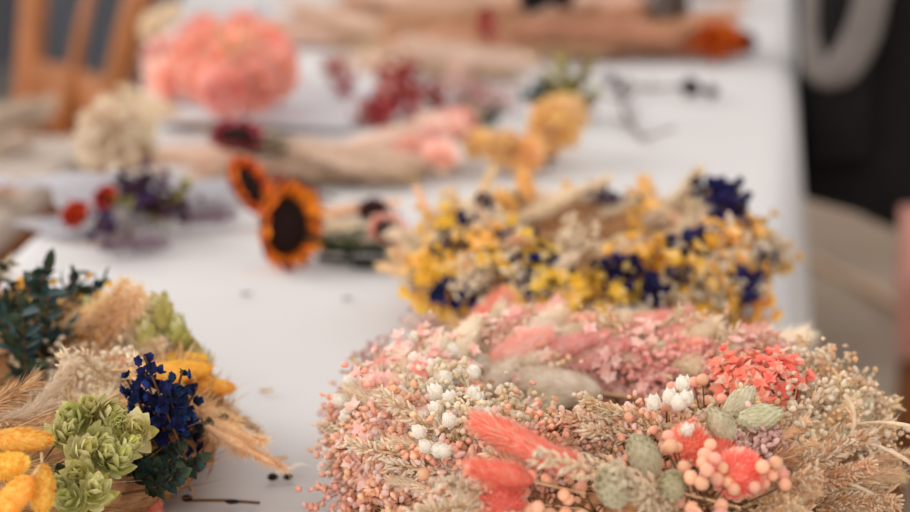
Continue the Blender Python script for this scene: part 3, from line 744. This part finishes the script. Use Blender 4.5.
# paper sheet
def sheet(name, pts, label, cat, m, z0=.757, th=.0008, waves=.003):
    o = sum(pts, Vector()) / 4; b = MB().use(m); n = 16; top = []
    for s in (1, 0):
        for i in range(n + 1):
            for j in range(n + 1):
                u_, v_ = i / n, j / n; p = pts[0].lerp(pts[1], u_).lerp(pts[3].lerp(pts[2], u_), v_)
                p = Vector((p.x, p.y, z0 + waves * (1 + math.sin(5 * u_ + 3 * v_)) + s * th)) - Vector((o.x, o.y, z0)); b.v.append(p)
    N = (n + 1) ** 2
    for i in range(n):
        for j in range(n):
            q = i * (n + 1) + j; b.face(q, q + n + 1, q + n + 2, q + 1); b.face(N + q, N + q + 1, N + q + n + 2, N + q + n + 1)
    rim = [i * (n + 1) for i in range(n + 1)] + [n * (n + 1) + j for j in range(1, n + 1)] + [i * (n + 1) + n for i in range(n - 1, -1, -1)] + [j for j in range(n - 1, 0, -1)]
    for a_, b_ in zip(rim, rim[1:] + rim[:1]): b.face(a_, b_, N + b_, N + a_)
    return tag(obj(name, b, None, Vector((o.x, o.y, z0))), label, cat)
mat('paper', (222, 222, 226), .7, .1, 0, 0, 8, .03)
sheet('paper_sheet', [at(158, 130), at(352, 132), at(375, 93), at(172, 92)], 'white sheet of paper lying in front of the salmon bouquet', 'paper', 'paper', .7525)
sheet('paper_sheet', [at(268, 24), at(380, 24), at(372, 1), at(262, 1)], 'white sheet of paper at the far end right of the salmon bouquet', 'paper', 'paper', .7525)
# crimson sprays
loose('flower_bunch', 'crimson red flower sprays beside the white paper', [('crimson_spray', 400, 100, .775, (.3, -.5, .7), 1.0), ('crimson_spray', 420, 92, .775, (.5, -.2, .7), .9), ('crimson_spray', 385, 108, .77, (-.2, -.6, .5), .8), ('crimson_spray', 372, 112, .765, (-.4, -.6, .5), .7),
    ('crimson_spray', 395, 75, .785, (0, .2, .9), .8), ('crimson_spray', 335, 68, .785, (-.5, .1, .8), .55), ('crimson_spray', 345, 85, .775, (-.5, -.2, .6), .5), ('daisy_pink', 392, 92, .785, (0, -.5, .8), 1.4), ('crimson_spray', 435, 98, .77, (.7, -.3, .4), .6)], 15)
# big tan pampas bundles at the back
bundle('pampas_bundle', 'tan pampas bundle at the back right of the crimson sprays', 'dried grass', at(400, 62), at(640, 58), 12, ['pb_tan'], 16, .07, .022, (1.1, 1.4), None, .85)
bundle('pampas_bundle', 'tan pampas bundle, second from the back', 'dried grass', at(640, 42), at(390, 40), 12, ['pb_tan', 'pb_tan', 'pb_pink'], 17, .08, .025, (1.2, 1.5), None, .85)
bundle('pampas_bundle', 'tan pampas bundle at the very back edge of the picture', 'dried grass', at(380, 14), at(650, 12), 12, ['pb_tan'], 18, .08, .03, (1.4, 1.8), None, .85)
bundle('grass_bundle', 'pale cream grass bundle in front of the tan pampas', 'dried grass', at(520, 82), at(400, 74), 7, ['pb_pink', 'plume_cream'], 19, .04, .012, (.8, 1.0), None, .7)
loose('flower_bunch', 'small bright red flowers on the tan pampas', [('crimson_spray', 487, 30, .86, (0, -.4, .8), .4), ('red_ruffle', 486, 14, .86, (0, -.3, .9), .45), ('crimson_spray', 488, 22, .86, (0, -.4, .8), .35)], 20)
# dusky mixed patch
loose('flower_bunch', 'mauve and plum dried flowers in the table middle behind the pink blooms', [('spray_mauve', 455, 85, .78, (0, -.2, .9), 1.6), ('spray_mauve', 480, 88, .78, (0, -.2, .9), 1.8), ('lav', 470, 95, .77, (.8, 0, .3), .8), ('spray_mauve', 500, 92, .775, (0, -.2, .9), 1.6)], 21)
loose('flower_bunch', 'olive green leafy bunch standing behind the ochre flowers', [('olive_leaf', 565, 78, .80, (-.3, 0, .9), 1.0), ('olive_leaf', 580, 82, .80, (.4, 0, .9), 1.0), ('olive_leaf', 572, 95, .78, (.2, -.4, .7), 1.0), ('olive_leaf', 560, 90, .79, (-.3, -.3, .8), .9), ('teal_leaf', 540, 98, .775, (-.6, -.3, .5), .9), ('teal_leaf', 548, 92, .78, (-.4, -.3, .7), .8), ('olive_leaf', 585, 98, .775, (.5, -.3, .6), .8), ('crimson_spray', 588, 104, .765, (.5, -.4, .5), .3)], 22)
loose('flower_bunch', 'ochre yellow flower heads behind the yellow and violet wreath', [('ochre_ruffle', 556, 124, .79, (0, -.5, .8), 1.5), ('ochre_ruffle', 545, 140, .775, (-.2, -.6, .6), 1.2), ('ochre_ruffle', 566, 115, .79, (.3, -.2, .9), 1.2), ('ochre_ruffle', 505, 150, .775, (-.5, -.4, .7), 1.1), ('ochre_ruffle', 525, 155, .77, (0, -.6, .6), 1.1), ('ochre_ruffle', 480, 145, .775, (-.6, -.3, .7), .9), ('plum_spray', 540, 158, .765, (.3, -.6, .5), .4)], 23)
loose('flower_bunch', 'small olive sprig behind the pink blooms', [('leaf_small', 487, 114, .775, (.4, 0, .8), 1.1), ('leaf_small', 497, 116, .77, (.7, 0, .5), .9), ('olive_leaf', 478, 112, .77, (-.7, 0, .5), .6)], 24)
loose('flower_bunch', 'soft pink blooms between the red sprays and the ochre flowers', [('daisy_pink', 445, 130, .79, (0, -.5, .8), 2.2), ('daisy_pink', 428, 142, .78, (-.5, -.5, .6), 2.0), ('pink_ruffle', 460, 125, .785, (.3, -.1, .9), 1.0), ('daisy_pink', 415, 135, .78, (-.4, -.4, .7), 1.6), ('daisy_pink', 440, 155, .775, (0, -.7, .6), 1.6), ('pink_ruffle', 410, 155, .77, (-.3, -.7, .5), 1.0)], 25)
# grey sprigs lying on open cloth
def sprig(pts, heads, label, seed):
    r = random.Random(seed); p0 = at(*pts[0], .752); root = empty('dried_sprig', p0, label, 'stems')
    b = MB().use('grey_stem'); P = [at(x, y, .757) - p0 for x, y in pts]; b.tube(P, .0028, 5, True)
    for i in range(6): q = r.choice(P[1:]); b.tube([q, q + Vector((r.uniform(-.04, .04), r.uniform(-.05, .05), .01))], .0018, 4, True)
    obj('stem', b, root, p0)
    for x, y, s in heads: put('ash_ruffle', root, at(x, y, .766), (r.uniform(-.5, .5), -.4, .8), s)
sprig([(595, 78), (620, 82), (650, 88), (690, 86), (715, 92)], [(690, 88, .65), (712, 92, .4), (612, 80, .4)], 'grey sprig with small dark flowers on bare cloth near the right edge', 1)
sprig([(618, 82), (622, 100), (630, 125), (642, 138)], [(622, 90, .3)], 'thin grey sprig pointing toward the camera on bare cloth', 2)
# rust orange flowers, jar
loose('flower_bunch', 'rust orange flower heads at the far right end of the table', [('rust_ruffle', 715, 42, .78, (0, -.6, .7), 1.5), ('rust_ruffle', 698, 34, .785, (-.5, -.3, .8), 1.4), ('rust_ruffle', 730, 40, .775, (.5, -.5, .6), 1.2), ('ash_ruffle', 745, 42, .765, (.8, -.4, .3), .9), ('rust_ruffle', 712, 28, .79, (0, -.1, 1), 1.3)], 26)
mat('jar_brown', (70, 50, 38), .15, .0, 0, 0, 10, .2, spec=.5)
def lathe(b, o, prof, k=28):
    n0 = len(b.v)
    for rr, z in prof:
        for j in range(k): a = 2 * PI * j / k; b.v.append(Vector(o) + Vector((rr * math.cos(a), rr * math.sin(a), z)))
    for i in range(len(prof) - 1):
        for j in range(k): a = n0 + i * k + j; c = n0 + i * k + (j + 1) % k; b.face(a, c, c + k, a + k)
pj = at(664, 52)
jr = empty('brown_jar', pj, 'small dark brown jar left of the rust orange flowers', 'jar')
b = MB().use('jar_brown'); lathe(b, (0, 0, 0), [(0, 0), (.028, 0), (.033, .006), (.036, .03), (.038, .06), (.034, .085), (.029, .09), (.029, .10), (.0255, .10), (.0255, .012), (0, .012)]); obj('jar_body', b, jr, pj)
loose('flower_bunch', 'dark brown seed heads lying at the very back of the table', [('ash_ruffle', 535, 0, .84, (-.3, -.4, .8), 1.2), ('ash_ruffle', 560, -4, .84, (.3, -.4, .8), 1.1)], 27)
t = empty('dark_bloom', pj + Z * .1, 'dark brown dried flower standing in the brown jar', 'flower'); put('ash_ruffle', t, pj + Z * .112, (0, -.2, 1), 1.6)

# scraps on the cloth
def scrap(name, label, fn, px, py, z=.7515):
    p = at(px, py, z); b = MB(); fn(b); return tag(obj(name, b, None, p), label, 'plant scrap')
def f1(b):
    b.use('white_bud'); b.petal(Vector((0, 0, .002)), Vector((-.5, -1, .5)), Z, .016, .0028, -.5, .3, 4); b.petal(Vector((.002, 0, .002)), Vector((.9, .3, .5)), Z, .012, .0028, -.5, .3, 4)
    b.use('seed_dark'); b.ell((-.007, -.014, .002), (1, .2, 0), .003, .0022, 6, 5); b.ell((.001, -.012, .0015), (1, .5, 0), .0028, .002, 6, 5)
scrap('petal_scrap', 'white curled petal with black tips on the cloth beside the pink wreath', f1, 288, 472)
def f2(b):
    b.use('stem_brown'); b.tube([(-.02, .003, .001), (0, 0, .002), (.018, -.001, .001)], .0009, 5); b.use('seed_dark'); b.ell((-.02, .003, .002), (1, 0, 0), .003, .002, 6, 5); b.ell((.004, -.002, .002), (1, 0, 0), .004, .0014, 6, 5)
scrap('stem_scrap', 'thin brown twig scrap at the front between the two near wreaths', f2, 225, 504)
def f3(b):
    b.use('tan_deep'); b.tube([(0, 0, .001), (.001, .002, .012), (.0, .004, .022)], .0009, 5); b.ell((0, .004, .022), Z, .004, .003, 6, 5); b.ell((.004, .002, .013), Z, .003, .0025, 6, 5)
scrap('stem_scrap', 'small brown bud standing on the cloth behind the pink wreath', f3, 432, 325)
for i, (px, py, lb) in enumerate([(346, 300, 'brown crumb on the bare cloth in the middle of the table'), (245, 295, 'brown crumb on the bare cloth behind the yellow and navy wreath'), (265, 392, 'pale brown crumb on the cloth right of the golden grass heads'), (278, 460, 'tan crumb beside the white curled petal')]):
    def f4(b, i=i): b.use(['stem_brown', 'stem_brown', 'stem_tan', 'tan'][i]); b.ell((0, 0, .001), (1, .4, 0), .003 + .0006 * i, .0012, 6, 5, .2); b.ell((.004, .001, .001), (.3, 1, 0), .002, .001, 6, 5, .2)
    scrap('plant_crumb', lb, f4, px, py)

# ------------------------------------------------------------------ tablecloth and tables
def fabric(name, rgb, scale, bump):
    m = mat(name, rgb, .85, 0, 0, 0, 4, .04)
    nt = m.node_tree; p = [n for n in nt.nodes if n.type == 'BSDF_PRINCIPLED'][0]
    no = nt.nodes.new('ShaderNodeTexNoise'); no.inputs['Scale'].default_value = scale; no.inputs['Detail'].default_value = 6
    tc = nt.nodes.new('ShaderNodeTexCoord'); nt.links.new(tc.outputs['Object'], no.inputs['Vector'])
    bp = nt.nodes.new('ShaderNodeBump'); bp.inputs['Strength'].default_value = bump; bp.inputs['Distance'].default_value = .004
    nt.links.new(no.outputs['Fac'], bp.inputs['Height']); nt.links.new(bp.outputs[0], p.inputs['Normal'])
    return m
fabric('white_cloth', (208, 205, 204), 25, .35)
LEFT = [(-.39, .32), (-.375, 1.2), (-.36, 1.54), (-.345, 2.2), (-.44, 2.86), (-.50, 3.6), (-.60, 4.6)]
RIGHT = [(.060, .32), (.200, 1.2), (.259, 1.54), (.375, 2.2), (.482, 2.86), (.60, 3.6), (.76, 4.6)]
def interp(tab, y):
    for (x0, y0), (x1, y1) in zip(tab, tab[1:]):
        if y <= y1: t = (y - y0) / (y1 - y0); return x0 + (x1 - x0) * t
    return tab[-1][0]
b = MB().use('white_cloth'); ys = [.32 + 4.28 * i / 170 for i in range(171)]; cols = []
DROP = 10
for i, y in enumerate(ys):
    xl, xr = interp(LEFT, y), interp(RIGHT, y); row = []
    for j in range(-DROP, 41 + DROP):
        if 0 <= j <= 40:
            x = xl + (xr - xl) * j / 40; z = TZ - .0012 + .0010 * math.sin(9 * x + 4 * y) * math.sin(5 * y - 3 * x) - (.004 if j in (0, 40) else 0)
            yy = y
        else:
            k_ = -j if j < 0 else j - 40; sgn = -1 if j < 0 else 1; x0 = xl if j < 0 else xr
            x = x0 + sgn * (.006 + .0025 * k_ + .010 * math.sin(y * 14 + .5 * math.sin(y * 5)) * k_ / DROP); z = TZ - .006 - .034 * k_; yy = y
        row.append(len(b.v)); b.v.append(Vector((x, yy, z)))
    cols.append(row)
for r0, r_ in zip(cols, cols[1:]):
    for j in range(len(r0) - 1): b.face(r0[j], r0[j + 1], r_[j + 1], r_[j])
# drops at both ends
for row, sg in ((cols[0], -1), (cols[-1], 1)):
    prev = row[DROP:DROP + 41]
    for k_ in range(1, DROP + 1):
        cur = []
        for q, j in enumerate(row[DROP:DROP + 41]):
            v = b.v[j]; cur.append(len(b.v)); b.v.append(Vector((v.x, v.y + sg * (.006 + .002 * k_ + .008 * math.sin(v.x * 20) * k_ / DROP), TZ - .006 - .034 * k_)))
        for a_, c_, d_, e_ in zip(prev, prev[1:], cur[1:], cur): b.face(a_, c_, d_, e_)
        prev = cur
tag(obj('tablecloth', b), 'long white tablecloth covering the whole work table', 'tablecloth')
mat('table_board', (196, 190, 180), .6, 0, 0, 0, 5, .1); mat('steel', (120, 122, 126), .35, 0, 0, 0, 5, .1, spec=.6)
for idx, (y0, y1, lb) in enumerate([(.34, 2.18, 'near work table hidden under the white tablecloth'), (2.2, 4.58, 'far work table under the back half of the white tablecloth')]):
    t = empty('folding_table', (0, (y0 + y1) / 2, 0), lb, 'table'); o = WL[t.name]
    b = MB().use('table_board'); pts = [(interp(LEFT, y0) + .008, y0), (interp(RIGHT, y0) - .008, y0), (interp(RIGHT, y1) - .012, y1), (interp(LEFT, y1) + .012, y1)]
    if idx == 0: pts[3] = (interp(LEFT, y1) + .03, y1)
    if idx == 1: pts[3] = (-.58, y1); pts[0] = (-.335, y0)
    for z in (TZ - .035, TZ - .006):
        for x, y in pts: b.v.append(Vector((x, y, z)) - o)
    for f in ((3, 2, 1, 0), (4, 5, 6, 7), (0, 1, 5, 4), (1, 2, 6, 5), (2, 3, 7, 6), (3, 0, 4, 7)): b.face(*f)
    bb = obj('tabletop', b.mesh('tabletop', False), t, o)
    for (x, y), (sx, sy) in zip(pts, ((1, 1), (-1, 1), (-1, -1), (1, -1))):
        q = Vector((x + sx * .06, y + sy * .12, 0)); l = MB().use('steel'); l.tube([(0, 0, .001), (0, 0, TZ - .035)], .014, 10); obj('leg', l, t, q)

# ------------------------------------------------------------------ room
def struct(name, mb, smooth=False):
    o = bpy.data.objects.new(name, mb.mesh(name, smooth)); col.objects.link(o); o['kind'] = 'structure'; return o
def floor_mat():
    m = bpy.data.materials.new('floor_planks'); m.use_nodes = True; nt = m.node_tree; N = nt.nodes; L = nt.links; p = N['Principled BSDF']
    tc = N.new('ShaderNodeTexCoord'); br = N.new('ShaderNodeTexBrick'); br.inputs['Scale'].default_value = 1
    br.inputs['Brick Width'].default_value = 1.9; br.inputs['Row Height'].default_value = .30; br.inputs['Mortar Size'].default_value = .006
    br.inputs['Color1'].default_value = (lin(184), lin(162), lin(140), 1); br.inputs['Color2'].default_value = (lin(164), lin(142), lin(122), 1); br.inputs['Mortar'].default_value = (lin(140), lin(118), lin(100), 1)
    no = N.new('ShaderNodeTexNoise'); no.inputs['Scale'].default_value = 3; mp = N.new('ShaderNodeMapping'); mp.inputs['Scale'].default_value = (1, 8, 1)
    L.new(tc.outputs['Object'], br.inputs['Vector']); L.new(tc.outputs['Object'], mp.inputs[0]); L.new(mp.outputs[0], no.inputs['Vector'])
    mx = N.new('ShaderNodeMix'); mx.data_type = 'RGBA'; mx.blend_type = 'MULTIPLY'; mx.inputs[0].default_value = .35
    L.new(br.outputs['Color'], mx.inputs[6]); L.new(no.outputs['Color'], mx.inputs[7]); L.new(mx.outputs[2], p.inputs['Base Color']); p.inputs['Roughness'].default_value = .55
    MATS['floor_planks'] = m
floor_mat()
mat('grey_wall', (92, 94, 102), .9, 0, 0, 0, 2, .08)
mat('skirting', (120, 116, 114), .6, 0, 0, 0, 2, .05)
b = MB().use('floor_planks'); b.box((0, 3.2, -.05), (4.2, 4.7, .05)); struct('floor', b)
b = MB().use('grey_wall'); b.box((0, 7.9, 1.5), (4.2, .08, 1.5)); struct('wall_back', b)
b = MB().use('skirting'); b.box((0, 7.8, .06), (4.2, .02, .06)); struct('baseboard_back', b)
# curtain on the back wall
mat('curtain_cloth', (134, 138, 148), .9, .1, 0, 0, 3, .15)
b = MB().use('curtain_cloth'); n = 120
for sd in (0, .004):
    for i in range(n + 1):
        for z in (.04, 1.0, 2.6): b.v.append(Vector((-1.55 + .85 * i / n, 7.6 + .035 * math.sin(i * .62) + sd, z)))
for base in (0, (n + 1) * 3):
    for i in range(n):
        for j in (0, 1): q = base + i * 3 + j; b.face(q, q + 3, q + 4, q + 1)
ct = tag(obj('curtain', b), 'grey-blue curtain hanging on the back wall behind the wooden chair', 'curtain')
b = MB().use('steel'); b.tube([(-1.7, 7.62, 2.64), (-.5, 7.62, 2.64)], .012, 8)
b.box((-1.69, 7.73, 2.64), (.01, .1, .01)); b.box((-.52, 7.73, 2.64), (.01, .1, .01)); obj('curtain_rod', b, ct)

# ------------------------------------------------------------------ chairs
mat('chair_wood', (178, 112, 60), .45, 0, 0, 0, 14, .3, spec=.4)
def chair(loc, rz, label, panel=False):
    t = empty('wooden_chair', loc, label, 'chair'); M = Matrix.Rotation(rz, 3, 'Z'); o = WL[t.name]
    def part(name, fn): b = MB().use('chair_wood'); fn(b); b.v = [M @ Vector(v) for v in b.v]; obj(name, b, t, o)
    def seat(b):
        n0 = len(b.v); k = 36
        def sq(a, s): c, q = math.cos(a), math.sin(a); e = .55; return (s * .215 * (abs(c) ** e) * (1 if c > 0 else -1), s * .21 * (abs(q) ** e) * (1 if q > 0 else -1))
        for s, z in ((0, .425), (.93, .425), (1, .435), (1, .452), (.95, .462), (.6, .456), (0, .454)):
            for j in range(k): x, y = sq(2 * PI * j / k, s); b.v.append(Vector((x, y, z)))
        for i in range(6):
            for j in range(k): a = n0 + i * k + j; c = n0 + i * k + (j + 1) % k; b.face(a, c, c + k, a + k)
    part('seat', seat)
    def apron(b):
        for x in (-1, 1): b.box((x * .18, 0, .39), (.012, .17, .038))
        for y in (-1, 1): b.box((0, y * .17, .39), (.17, .012, .038))
    part('seat_rail', apron)
    for sx in (-1, 1):
        part('leg', lambda b: b.tube([(sx * .205, -.20, .001), (sx * .19, -.185, .22), (sx * .18, -.175, .43)], [.015, .019, .022], 10))
        part('leg', lambda b: b.tube([(sx * .205, .24, .001), (sx * .19, .20, .22), (sx * .185, .185, .43)], [.015, .02, .022], 10))
        part('back_post', lambda b: b.tube([(sx * .185, .185, .43), (sx * .19, .20, .58), (sx * (.225 if panel else .205), .235, .75), (sx * (.265 if panel else .21), .27, .92)], [.026, .026, .026, .024], 10))
    part('top_rail', lambda b: [b.tube([(-.21, .268, .885), (-.1, .285, .89), (0, .29, .892), (.1, .285, .89), (.21, .268, .885)], .026, 10)])
    for x in ((0,) if panel else (-.10, 0, .10)):
        part('spindle', lambda b: b.tube([(x * .9, .185, .45), (x, .225, .68), (x * 1.05, .28, .88)], [.010, .012, .009], 8))
    if panel: part('back_panel', lambda b: [b.box((-.17 + .034 * i, .214 + .012 * math.cos((i - 5) * .3), .575), (.0175, .008, .075)) for i in range(11)])
    part('stretcher', lambda b: (b.tube([(-.195, -.19, .2), (-.195, .205, .2)], .009, 8), b.tube([(.195, -.19, .2), (.195, .205, .2)], .009, 8), b.tube([(-.195, 0, .2), (.195, 0, .2)], .009, 8)))
    return t
chair((-.86, 3.42, 0), -1.0, 'brown wooden chair standing at the far left behind the bench', True)
chair((.86, 2.64, 0), .0, 'wooden chair under the black coat at the right of the table')

# coat over the right chair
mat('black_wool', (26, 24, 24), .95, 0, 0, 0, 30, .2); mat('grey_knit', (124, 117, 112), .95, 0, 0, 0, 60, .12); mat('pink_cloth', (226, 168, 154), .9, .1, 0, 0, 30, .1)
ox, oy = .845, 2.87
b = MB().use('black_wool'); n = 48; rows = 22
def coat_pt(a, t):
    hw = .34 + .02 * t; hd = .05 + .05 * t
    hw2 = hw * (.55 + .45 * min(1, (t + .02) * 3.2) ** .5) if t < .31 else hw
    x = math.cos(a) * hw2; y = math.sin(a) * (hd + .008 * math.sin(9 * a + 4 * t) * t)
    z = .97 - .56 * t - .164 * math.cos(a) * t + .012 * math.sin(5 * a) * t
    return Vector((x, y, z))
for i in range(rows + 1):
    for j in range(n): b.v.append(coat_pt(2 * PI * j / n, i / rows))
for i in range(rows):
    for j in range(n): a = i * n + j; c = i * n + (j + 1) % n; b.face(a, c, c + n, a + n)
b.v.append(Vector((0, 0, .985))); tp = len(b.v) - 1
for j in range(n): b.face(j, (j + 1) % n, tp)
coat = empty('black_coat', (ox, oy, .0), 'black coat draped over the chair at the right of the table', 'coat')
obj('coat_body', b, coat, (ox, oy, 0))
for sx in (-1, 1):
    b = MB().use('black_wool'); b.tube([(sx * .27, -.02, .93), (sx * .305, -.05, .82), (sx * .31, -.075, .70), (sx * .30, -.085, .62)], [.055, .055, .05, .045], 16); obj('sleeve', b, coat, (ox, oy, 0))
b = MB().use('black_wool'); b.tube([(-.1, .06, .97), (-.09, -.05, .985), (0, -.075, .96), (.09, -.05, .985), (.1, .06, .97)], [.02, .025, .025, .025, .02], 10); obj('collar', b, coat, (ox, oy, 0))
# grey scarf looped in a U in front of the coat
def ribbon(b, pts, ws, th=.006, n=10):
    P = []
    for i in range(len(pts) - 1):
        p0 = pts[max(0, i - 1)]; p1 = pts[i]; p2_ = pts[i + 1]; p3 = pts[min(len(pts) - 1, i + 2)]
        for k_ in range(n):
            t = k_ / n; P.append((.5 * ((2 * p1) + (p2_ - p0) * t + (2 * p0 - 5 * p1 + 4 * p2_ - p3) * t * t + (3 * p1 - p0 - 3 * p2_ + p3) * t ** 3), ws[i] + (ws[i + 1] - ws[i]) * t))
    P.append((pts[-1], ws[-1])); n0 = len(b.v); k = 12
    for i, (p, w) in enumerate(P):
        d = (P[min(i + 1, len(P) - 1)][0] - P[max(0, i - 1)][0]).normalized(); s = d.cross(Vector((0, -1, 0))).normalized(); q = s.cross(d)
        for j in range(k):
            a = 2 * PI * j / k; b.v.append(p + s * math.cos(a) * w + q * math.sin(a) * th)
    for i in range(len(P) - 1):
        for j in range(k): a = n0 + i * k + j; c = n0 + i * k + (j + 1) % k; b.face(a, c, c + k, a + k)
    b.face(*[n0 + j for j in range(k)]); e = n0 + (len(P) - 1) * k; b.face(*[e + j for j in range(k)])
dd = 2.70
P = [at_d(814, -80, dd + .02), at_d(812, -20, dd), at_d(810, 35, dd), at_d(819, 68, dd - .005), at_d(840, 68, dd - .01), at_d(860, 38, dd), at_d(872, -5, dd), at_d(884, -80, dd + .02)]
b = MB().use('grey_knit'); o = P[3]; ribbon(b, [p - o for p in P], [.010, .010, .012, .020, .026, .026, .024, .024], .012)
tag(obj('grey_scarf', b, None, o), 'light grey scarf hanging in a U loop on the black coat', 'scarf')
P = [at_d(915, 205, 2.74), at_d(914, 260, 2.73), at_d(914, 310, 2.73), at_d(915, 358, 2.73)]
b = MB().use('pink_cloth'); o = P[0]; ribbon(b, [p - o for p in P], [.022, .024, .026, .025], .008)
tag(obj('pink_cloth_strip', b, None, o), 'dusty pink cloth hanging below the black coat at the right picture edge', 'cloth')
# pale reed on the floor
p0, p1 = at(812, 262, .006), at(925, 328, .006); b = MB().use('tan_light'); b.tube([Vector((0, 0, 0)), (p1 - p0) * .5 + Vector((.02, 0, 0)), p1 - p0], .011, 8)
tag(obj('fallen_reed', b, None, p0 + Z * .006), 'pale dried reed lying on the floor right of the table', 'stem')

# low bench at the left with dried grasses
mat('linen', (186, 172, 160), .9, 0, 0, 0, 20, .12)
bt = empty('low_bench', (-.98, 2.58, 0), 'low bench with a beige linen top left of the table', 'bench'); o = WL[bt.name]
b = MB().use('linen'); b.box((0, 0, .585), (.42, .50, .02)); bo = obj('bench_top', b.mesh('bench_top', False), bt, o)
md = bo.modifiers.new('bevel', 'BEVEL'); md.width = .01; md.segments = 3
for sx in (-1, 1):
    for sy in (-1, 1):
        l = MB().use('chair_wood'); l.tube([(sx * .36, sy * .43, .001), (sx * .36, sy * .43, .57)], .02, 8); obj('leg', l, bt, o)
for i, (a_, c_, lb, keys, z) in enumerate([((-1.1, 2.95), (-.66, 2.9), 'beige grass bundle on the bench, farther from the camera', ['pb_beige'], .607), ((-1.05, 2.55), (-.62, 2.62), 'beige grass bundle on the bench in the middle', ['pb_beige', 'pb_beige', 'pb_pink'], .607),
                                           ((-1.0, 2.25), (-.60, 2.28), 'peach-toned pampas bundle on the near end of the bench', ['pb_tan', 'pb_pink'], .607)]):
    bundle('grass_bundle', lb, 'dried grass', (a_[0], a_[1], z), (c_[0], c_[1], z), 8, keys, 60 + i, .10, .02, (.9, 1.2), 'dried grass bundles on the bench', .8)

# ------------------------------------------------------------------ light
w = bpy.data.worlds.new('room_light'); sc.world = w; w.use_nodes = True
bg = w.node_tree.nodes['Background']; bg.inputs[0].default_value = (1.0, .955, .93, 1); bg.inputs[1].default_value = .86
def area(name, loc, target, size, power, color, size_y=None):
    l = bpy.data.lights.new(name, 'AREA'); l.shape = 'RECTANGLE'; l.size = size; l.size_y = size_y or size; l.energy = power; l.color = color
    o = bpy.data.objects.new(name, l); col.objects.link(o); o.location = loc
    o.rotation_euler = (Vector(target) - Vector(loc)).to_track_quat('-Z', 'Y').to_euler(); return o
area('window_light', (-2.6, 2.6, 2.5), (0, 1.3, .75), 2.2, 60, (1, .975, .95), 1.6)
area('front_fill_light', (-.9, -2.2, 2.3), (0.1, 1.2, .75), 2.4, 62, (1, .95, .90), 1.6)  # added fill lamp behind the camera, lifts the camera-facing sides of the flowers
area('rear_area_light', (1.0, 5.6, 2.9), (0.1, 1.4, .75), 2.2, 8, (1, .96, .92), 1.4)  # weak area lamp high at the back right, aimed at the table

# ------------------------------------------------------------------ camera
cam = bpy.data.cameras.new('camera'); co = bpy.data.objects.new('camera', cam); col.objects.link(co)
co.location = (0, 0, CAMZ); co.rotation_euler = (PI / 2 - PITCH, 0, 0)
cam.sensor_width = 36; cam.lens = F / 910 * 36; cam.clip_start = .02
cam.dof.use_dof = True; cam.dof.focus_distance = .93; cam.dof.aperture_fstop = cam.lens / 14.0; cam.dof.aperture_blades = 0
sc.camera = co
sc.view_settings.view_transform = 'Standard'; sc.view_settings.look = 'None'; sc.view_settings.exposure = 0.06; sc.view_settings.gamma = 1
sc.view_settings.use_curve_mapping = False
